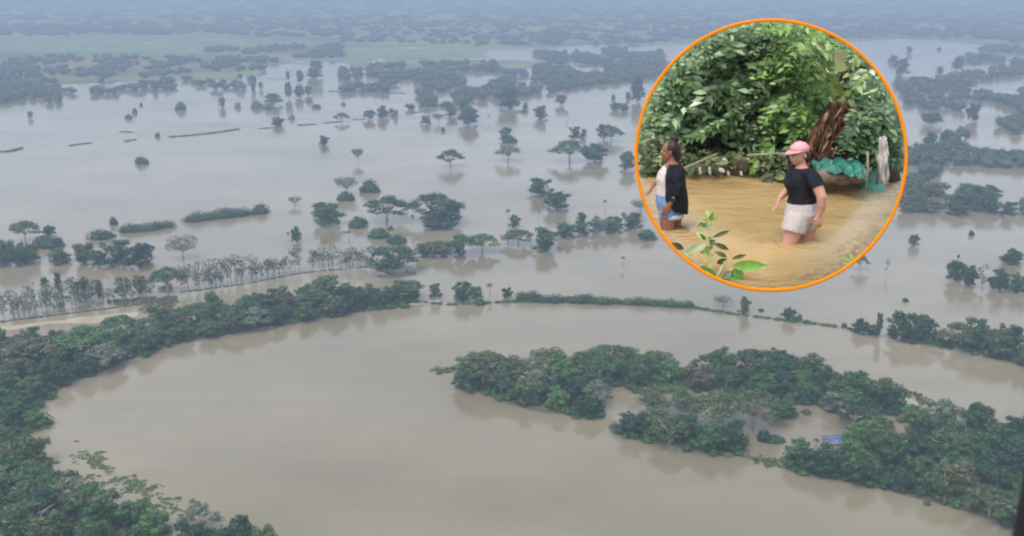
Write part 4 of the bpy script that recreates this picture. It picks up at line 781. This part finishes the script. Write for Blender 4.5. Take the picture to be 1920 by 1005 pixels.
lv = [(540, 190, 500, 70, 9, 'light', .1), (545, 190, 590, 90, 8, 'light', -.1), (540, 200, 410, 265, 8, 'green', .05), (550, 210, 655, 155, 5, 'green', 0), (510, 425, 395, 325, 10, 'light', .08), (505, 430, 430, 340, 7, 'green', -.05), (580, 400, 790, 300, 8, 'olive', 0),
      (520, 450, 240, 578, 14, 'pale', .1), (600, 465, 778, 532, 10, 'olive', .05), (255, 530, 100, 450, 12, 'darkg', 0), (745, 622, 600, 548, 9, 'olive', 0), (745, 640, 632, 690, 11, 'olive', .1), (800, 642, 978, 582, 8, 'olive', 0),
      (808, 728, 1242, 695, 21, 'bright', -.15), (880, 740, 868, 935, 21, 'bright', .05), (625, 835, 420, 725, 14, 'green', 0), (800, 780, 690, 870, 13, 'grey', 0), (800, 770, 850, 880, 14, 'grey', .05), (545, 700, 590, 800, 8, 'light', 0), (245, 565, 130, 490, 12, 'pale', .1), (600, 830, 500, 740, 10, 'light', 0), (700, 850, 960, 870, 6, 'green', 0)]
random.seed(31)
for k in range(16):
    t = random.random(); x_, y_ = 540 + random.uniform(-12, 12), 150 + 600 * t; a_ = random.uniform(-.9, .9) + (math.pi if k % 2 else 0); q_ = random.uniform(60, 130)
    lv.append((x_, y_, x_ + q_ * math.cos(a_), y_ - q_ * math.sin(abs(a_) if k % 2 == 0 else a_ - math.pi) * .6, random.uniform(6, 9), random.choice(['light', 'green', 'light', 'grey', 'olive']), random.uniform(-.05, .1)))
plant([(zx(a), zy(b_), zx(c_), zy(d_), w_, col, dz) for a, b_, c_, d_, w_, col, dz in lv],
      [[(zx(a), zy(b_)) for a, b_ in st] for st in ([(548, 150), (535, 320), (545, 560), (570, 760), (640, 860), (700, 900)], [(745, 630), (712, 710), (650, 830), (640, 870)], [(900, 745), (800, 760), (700, 880)], [(250, 560), (320, 640), (350, 690)])], 9.3, 'green leafy sapling in the foreground at the bottom left of the circle')
plant([(1662, 413, 1657, 403, 5, 'bright', 0), (1664, 412, 1672, 404, 5, 'light', 0), (1662, 416, 1670, 416, 4, 'green', 0)], [[(1664, 408), (1662, 420), (1658, 432)]], 9.3, 'tiny leafy sprig at the right lower edge of the circle', 'leaf_sprig')
plant([(1600, 490, 1575, 480, 5, 'light', 0), (1602, 488, 1592, 474, 6, 'light', 0), (1608, 485, 1622, 472, 5, 'green', 0), (1596, 494, 1578, 492, 5, 'light', 0), (1612, 483, 1618, 466, 4, 'bright', 0)], [[(1612, 476), (1603, 490), (1592, 500)]], 9.3, 'yellow green leaf sprig at the lower right edge of the circle', 'leaf_sprig')

# ================================================================== the two women
def skin_mat(name, col):
    m, N, L, B = mat(name); n = noise(N, L, 6, 3, mapping(N, L, (1, 1, 1))); a = tuple(q * .88 for q in col); b_ = tuple(min(1, q * 1.1) for q in col)
    L.new(ramp(N, L, n, [(.35, a), (.65, b_)]), B.inputs['Base Color']); B.inputs['Roughness'].default_value = .5; B.inputs['Subsurface Weight'].default_value = .08; B.inputs['Subsurface Radius'].default_value = (.02, .008, .004); return m
def hand(c, wr, dr, side, curl=.5, s=1.0):
    """wr wrist, dr direction of the hand, side = thumb side"""
    wr, dr, side = Vector(wr), Vector(dr).normalized(), Vector(side); side = (side - dr * side.dot(dr)).normalized(); nn = dr.cross(side)
    pc = [wr - dr * .02, wr + dr * .03, wr + dr * .075]
    for off in (-.024, -.008, .008, .024): c.tube([wr + side * off * .6, wr + dr * .04 + side * off, wr + dr * .085 + side * off], [.015, .014, .0115], 8)
    for k, (off, ln) in enumerate(((.027, .066), (.009, .076), (-.009, .07), (-.027, .055))):
        p = wr + dr * .08 + side * off; pts = [p]; d = dr + side * off * 3
        for q in range(3): d = (d.normalized() + nn * curl * (.35 + .25 * q)); p = p + d.normalized() * ln * s / 3 * (1.15 - .12 * q); pts.append(p)
        c.tube(pts, [.0100, .0095, .0088, .0070], 8)
    p = wr + dr * .025 + side * .024; c.tube([p, p + (side * .8 + dr * .7).normalized() * .03, p + (side * .5 + dr).normalized() * .055 + nn * curl * .01, p + dr * .075 + side * .036 + nn * curl * .02], [.013, .0115, .010, .008], 8)
def head(c, hc, yaw, s=1.0):
    """face looks toward -Y turned by yaw (radians, + to the image left)"""
    f = Vector((-math.sin(yaw), -math.cos(yaw), 0)); r = Vector((math.cos(yaw), -math.sin(yaw), 0)); hc = Vector(hc)
    def el(o, rad): 
        V = ICO2[0] * np.array(rad); Mx = np.array([r[:], (-f)[:], (0, 0, 1)]); c.add(np.array(hc) + np.array((r * o[0] + f * o[1] + Vector((0, 0, o[2])))[:]) + V @ Mx, None, ICO2[1])
    el((0, -.01, .025), (.074 * s, .092 * s, .088 * s)); el((0, .02, -.04), (.058, .066, .066)); el((0, .045, -.078), (.030, .030, .024))
    el((0, .090, -.018), (.011, .014, .022)); el((0, .096, -.028), (.015, .010, .009)); el((0, .078, -.056), (.024, .010, .009)); el((0, .07, .022), (.05, .016, .012))
    for sg in (-1, 1): el((sg * .076, -.005, -.01), (.009, .018, .028)); el((sg * .036, .062, -.026), (.02, .018, .018))
    return f, r, hc
def eyes(root, f, r, hc, cold):
    for nm, mt, items in (('eye', 'eyew', [(-.029, .080, .002, .0125, .007), (.029, .080, .002, .0125, .007)]),):
        for (a, b_, z, rx, rz) in items:
            c = Cloud(); p = hc + r * a + f * b_ + Vector((0, 0, z)); c.ell(p, (rx, .007, rz)); o = link('eye', c.mesh('eye', M['eyew'], True), root)
            c = Cloud(); c.ell(p + f * .0045, (.0055, .004, .0055)); link('pupil', c.mesh('pupil', M['dk'], True), o)
    for sg in (-1, 1):
        c = Cloud(); c.tube([hc + r * sg * .014 + f * .090 + Vector((0, 0, .019)), hc + r * sg * .03 + f * .086 + Vector((0, 0, .024)), hc + r * sg * .046 + f * .074 + Vector((0, 0, .019))], [.003, .0035, .002], 6); link('eyebrow', c.mesh('eyebrow', M['dk'], True), root)
    c = Cloud(); p = hc + f * .086 + Vector((0, 0, -.056)); c.tube([p - r * .022 - f * .006, p + Vector((0, 0, -.001)), p + r * .022 - f * .006], [.003, .0055, .003], 6); link('lips', c.mesh('lips', simple('lips', cold, .5, .1), True), root)
M['eyew'] = simple('eye_white', (.6, .57, .53), .3, .03)
def person(px, py, dx_m, depth_in, label, tilt):
    b_ = GW(px, py); b_.z = ZW - depth_in; az = math.atan2(b_.x, b_.y)
    root = bpy.data.objects.new('person', None); COL.objects.link(root); root.location = b_; root.rotation_euler = Matrix.Rotation(-az, 4, 'Z').to_euler() if True else None
    root.rotation_euler = (Matrix.Rotation(-az, 4, 'Z') @ Matrix.Rotation(tilt, 4, 'Y')).to_euler(); return tag(root, label, 'person', 'women wading in the brown water')
# woman with the pink cap
A = person(1513, 452, 0, .58, 'woman in pink cap, black t-shirt and striped shorts wading knee deep', R_(-4.2)); A.scale = (1.13, 1.1, 1.0)
sk = skin_mat('light_skin', (.56, .285, .20)); zf = .45
c = Cloud()
c.loft([(.0, 0, .80, .125, .135), (-.005, 0, .90, .150, .170), (0, 0, 1.0, .132, .150), (.005, 0, 1.08, .118, .135), (-.01, 0, 1.18, .128, .145), (-.015, 0, 1.28, .115, .150), (-.01, 0, 1.34, .085, .120), (-.012, 0, 1.37, .05, .06), (-.018, 0, 1.40, .044, .046), (-.026, 0, 1.46, .044, .044)])
for pts, rd in (([(-.03, -.07, .86), (-.085, -.10, .70), (-.125, -.12, .56), (-.10, -.12, zf)], [.094, .084, .064, .060]), ([(.035, .07, .86), (.04, .09, .70), (.035, .10, .56), (.09, .11, zf)], [.098, .088, .066, .058]),
                ([(.075, -.13, 1.315), (.125, -.19, 1.22), (.165, -.21, 1.10), (.165, -.205, 1.0), (.150, -.19, .895)], [.052, .054, .046, .038, .026]), ([(-.09, .13, 1.29), (-.13, .16, 1.18), (-.150, .15, 1.08), (-.180, .12, 1.05), (-.215, .08, 1.015)], [.050, .046, .040, .034, .024])): c.tube(pts, rd, 14)
hand(c, (.150, -.19, .90), (-.12, 0, -1), (-1, -.3, 0), .5); hand(c, (-.215, .08, 1.015), (-.35, 0, -1), (.3, -1, 0), .4)
f, r, hc = head(c, (-.035, -.01, 1.50), .75)
link('body', skinme(c, 'body', sk, .0065, 3), A); eyes(A, f, r, hc, (.45, .14, .12))
M['tshirt'] = simple('black_cotton', (.014, .015, .022), .85, .4, 14, .2, folds=1.0)
c = Cloud(); c.loft([(.0, 0, 1.0, .146, .165), (.004, 0, 1.06, .134, .152), (-.004, 0, 1.13, .142, .160), (-.02, 0, 1.20, .155, .165), (-.022, 0, 1.27, .142, .166), (-.012, 0, 1.33, .108, .145), (-.014, 0, 1.362, .068, .085)])
c.ell((-.105, -.07, 1.215), (.066, .068, .062)); c.ell((-.105, .06, 1.215), (.062, .065, .062))
c.tube([(.05, -.10, 1.325), (.10, -.165, 1.27), (.135, -.20, 1.195)], [.068, .068, .068], 14); c.tube([(-.06, .10, 1.31), (-.115, .15, 1.25), (-.14, .165, 1.18)], [.064, .062, .060], 14)
link('t_shirt', skinme(c, 't_shirt', M['tshirt'], .008, 4), A)
m, N, L, B = mat('striped_cotton'); v = mapping(N, L, (1, 1, 1)); wv = N.new('ShaderNodeTexWave'); wv.bands_direction = 'X'; wv.inputs['Scale'].default_value = 15; wv.inputs['Distortion'].default_value = 3.0; wv.inputs['Detail'].default_value = 1; L.new(v, wv.inputs[0])
L.new(ramp(N, L, wv.outputs[0], [(.30, (.43, .375, .37)), (.55, (.55, .50, .49))]), B.inputs['Base Color']); B.inputs['Roughness'].default_value = .85; add_folds(N, L, B, .8)
c = Cloud(); c.loft([(.0, 0, .80, .140, .150), (-.006, 0, .88, .166, .185), (0, 0, .96, .152, .172), (0, 0, 1.015, .138, .158)])
c.tube([(-.028, -.07, .88), (-.062, -.088, .79), (-.086, -.102, .71)], [.118, .120, .116], 16); c.tube([(.03, .07, .88), (.042, .088, .79), (.042, .10, .71)], [.116, .116, .112], 16)
link('shorts', skinme(c, 'shorts', m, .009, 3), A)
M['pink'] = simple('pink_cloth', (.72, .34, .36), .8, .15, 12); M['hair'] = simple('dark_hair', (.022, .014, .012), .5, .4, 30, .4)
c = Cloud(); cen_ = hc - f * .008 + Vector((0, 0, .045)); Vv, Ff = ICO2; keep = Vv.copy(); keep[:, 2] = np.maximum(keep[:, 2], -.12); c.add(np.array(cen_) + keep * np.array((.092, .10, .092)), None, Ff)
c.ell(cen_ + Vector((0, 0, .09)), (.01, .01, .006)); cap = link('cap', c.mesh('cap', M['pink'], True), A)
c = Cloud(); V = []; ns = 16
for i in range(ns + 1):
    a = -1.15 + 2.3 * i / ns; d_ = f * math.cos(a) + r * math.sin(a); i0 = cen_ + d_ * .086 + Vector((0, 0, .004)); i1 = i0 + f * .075 * max(0, math.cos(a * 1.3)) + d_ * .006 - Vector((0, 0, .022 * math.cos(a)))
    V += [i0[:], ((i0 + i1) / 2 + Vector((0, 0, .006)))[:], i1[:]]
c.add(V, [(3 * i + j, 3 * i + j + 1, 3 * i + j + 4, 3 * i + j + 3) for i in range(ns) for j in (0, 1)]); o = link('brim', c.mesh('brim', M['pink'], True), cap); solid(o, .006)
c = Cloud(); c.ell(hc - f * .045 + Vector((0, 0, -.005)), (.07, .072, .065)); c.ell(hc - f * .10 + Vector((0, 0, -.05)), (.028, .03, .065)); c.ell(hc - f * .03 + r * .06 + Vector((0, 0, .0)), (.022, .035, .035)); c.ell(hc - f * .03 - r * .06 + Vector((0, 0, 0)), (.022, .035, .035))
link('hair', skinme(c, 'hair', M['hair'], .007, 3), A)
# woman in the cardigan
A = person(1263, 426, 0, .62, 'woman in black cardigan and denim shorts wading at the left', R_(-2.2))
sk = skin_mat('dark_skin', (.27, .115, .065))
c = Cloud(); zf = .50
c.loft([(0, 0, .80, .125, .135), (-.005, 0, .90, .150, .165), (-.01, 0, 1.0, .142, .150), (0, 0, 1.08, .125, .135), (-.005, 0, 1.18, .125, .145), (0, 0, 1.27, .105, .150), (.005, 0, 1.325, .08, .12), (.005, 0, 1.355, .048, .055), (0, 0, 1.39, .042, .044), (-.01, 0, 1.44, .042, .042)])
for pts, rd in (([(-.03, -.07, .86), (-.045, -.085, .70), (-.035, -.09, .56), (-.03, -.09, zf)], [.098, .086, .064, .06]), ([(.03, .07, .86), (.03, .085, .70), (.03, .09, .56), (.04, .09, zf)], [.10, .086, .066, .058]),
                ([(.05, -.14, 1.27), (.075, -.19, 1.17), (.07, -.20, 1.06), (.03, -.20, .98), (-.02, -.20, .915)], [.048, .046, .040, .034, .024]), ([(-.02, .14, 1.26), (-.07, .17, 1.17), (-.12, .16, 1.12), (-.16, .12, 1.11), (-.195, .09, 1.09)], [.046, .042, .036, .030, .022])): c.tube(pts, rd, 14)
hand(c, (-.02, -.20, .915), (-.5, 0, -1), (-1, 0, .4), .5); hand(c, (-.195, .09, 1.09), (-.55, 0, -1), (.2, -1, 0), .35)
f, r, hc = head(c, (-.022, 0, 1.472), 1.5)
link('body', skinme(c, 'body', sk, .0065, 3), A); eyes(A, f, r, hc, (.22, .07, .06))
c = Cloud(); c.ell(hc - f * .028 + Vector((0, 0, .032)), (.088, .088, .088)); c.ell(hc - f * .065 + Vector((0, 0, -.01)), (.062, .07, .07)); c.ell(hc - f * .05 + Vector((0, 0, .135)), (.045, .045, .042)); c.ell(hc - f * .055 + Vector((.01, 0, .105)), (.03, .03, .03))
c.ell(hc - f * .06 + Vector((.015, 0, -.06)), (.055, .055, .06))
link('hair', skinme(c, 'hair', M['hair'], .008, 3), A)
c = Cloud(); c.loft([(-.01, 0, .99, .158, .155), (-.018, 0, 1.04, .150, .150), (-.02, 0, 1.10, .142, .150), (-.028, 0, 1.17, .142, .152), (-.025, 0, 1.24, .125, .148), (-.008, 0, 1.30, .092, .12), (0, 0, 1.335, .062, .075)]); c.ell((-.10, -.055, 1.17), (.058, .065, .065)); c.ell((-.10, .055, 1.17), (.058, .065, .065))
link('top', skinme(c, 'top', simple('cream_top', (.62, .54, .49), .85, .12, 8, folds=.7), .008, 3), A)
m, N, L, B = mat('denim'); n = noise(N, L, 40, 4, mapping(N, L, (1, 1, 1))); L.new(ramp(N, L, n, [(.3, (.10, .17, .33)), (.7, (.22, .32, .52))]), B.inputs['Base Color']); B.inputs['Roughness'].default_value = .9
c = Cloud(); c.loft([(0, 0, .80, .150, .160), (-.008, 0, .90, .168, .180), (-.012, 0, 1.005, .160, .165)]); c.tube([(-.03, -.06, .86), (-.035, -.08, .79), (-.03, -.085, .755)], [.110, .108, .104], 16); c.tube([(.03, .06, .86), (.035, .08, .79), (.035, .085, .755)], [.110, .106, .102], 16)
o = link('shorts', skinme(c, 'shorts', m, .009, 3), A)
c = Cloud(); c.loft([(-.002, 0, .735, .132, .165), (0, 0, .75, .140, .175), (0, 0, .785, .146, .178), (0, 0, .79, .13, .16)]); link('hem', c.mesh('hem', simple('faded_denim', (.48, .56, .66), .9, .15, 20), True), o)
c = Cloud()  # cardigan: open at the front, hanging at the back
nA, nZ = 22, 14; V = []
prof_ = [(.80, .030, .150, .195), (.90, .020, .165, .215), (1.0, .010, .165, .205), (1.10, .005, .150, .195), (1.20, .0, .150, .195), (1.28, .005, .130, .185), (1.34, .010, .080, .11)]
for j in range(nZ + 1):
    z = .80 + .54 * j / nZ; i = max(q for q in range(len(prof_) - 1) if prof_[q][0] <= z + 1e-6); a, b_ = prof_[i], prof_[i + 1]; t = (z - a[0]) / (b_[0] - a[0]); cx_, rx_, ry_ = [a[k] + (b_[k] - a[k]) * t for k in (1, 2, 3)]
    op = 2.05 if z > .95 else 2.05 - (.95 - z) * 3.5
    for k in range(nA + 1):
        th = -op + 2 * op * k / nA; V.append((cx_ + rx_ * math.cos(th) * (1 + .02 * math.sin(th * 9)), ry_ * math.sin(th) * (1 + .02 * math.sin(th * 7 + z * 5)), z - .03 * (1 - j / nZ) * math.cos(th * 2)))
c.add(V, [(j * (nA + 1) + k, j * (nA + 1) + k + 1, (j + 1) * (nA + 1) + k + 1, (j + 1) * (nA + 1) + k) for j in range(nZ) for k in range(nA)])
o = link('cardigan', c.mesh('cardigan', M['tshirt'], True), A); solid(o, .012)
c = Cloud(); c.tube([(.02, -.11, 1.30), (.06, -.175, 1.22), (.078, -.20, 1.12), (.062, -.205, 1.03), (.03, -.203, .97), (.012, -.203, .945)], [.062, .066, .060, .056, .05, .046], 16); k1 = link('sleeve', skinme(c, 'sleeve', M['tshirt'], .008, 2), o)
c = Cloud(); c.tube([(0, .11, 1.29), (-.055, .165, 1.19), (-.11, .165, 1.13)], [.060, .054, .046], 16); link('sleeve', skinme(c, 'sleeve', M['tshirt'], .008, 2), o)

# ------------------------------------------------------------------ edge of the aircraft door, right beside the camera
m, N, L, B = mat('black_rubber'); B.inputs['Base Color'].default_value = (.004, .004, .005, 1); B.inputs['Roughness'].default_value = .8
p0, p1, p2 = D(2200, 500, .55), D(2146, 850, .55), D(2078, 1200, .55)
c = Cloud(); c.tube([p0, p1, p2], [.055, .055, .055], 24); o = link('door_frame', c.mesh('door_frame', m, True, origin=p1), None, p1); tag(o, 'black rounded aircraft door edge at the bottom right corner', 'door frame')

# ------------------------------------------------------------------ haze
m, N, L, B = mat('haze'); N.remove(B); pv = N.new('ShaderNodeVolumePrincipled'); L.new(pv.outputs[0], N['Material Output'].inputs['Volume'])
pv.inputs['Color'].default_value = (*HAZE_COL, 1); pv.inputs['Density'].default_value = HAZE_DENSITY; pv.inputs['Anisotropy'].default_value = 0.0
c = Cloud(); box(c, -S - 60, S + 60, -700, 2 * S + 60, -1.5, CAMH + 12)
hz = link('haze', c.mesh('haze', m)); tag(hz, kind='stuff', label='pale blue haze filling the air over the flood plain')
dup_ = [k for k, v in labels.items() if v > 1]
if dup_: print('DUPLICATE LABELS', dup_[:20])
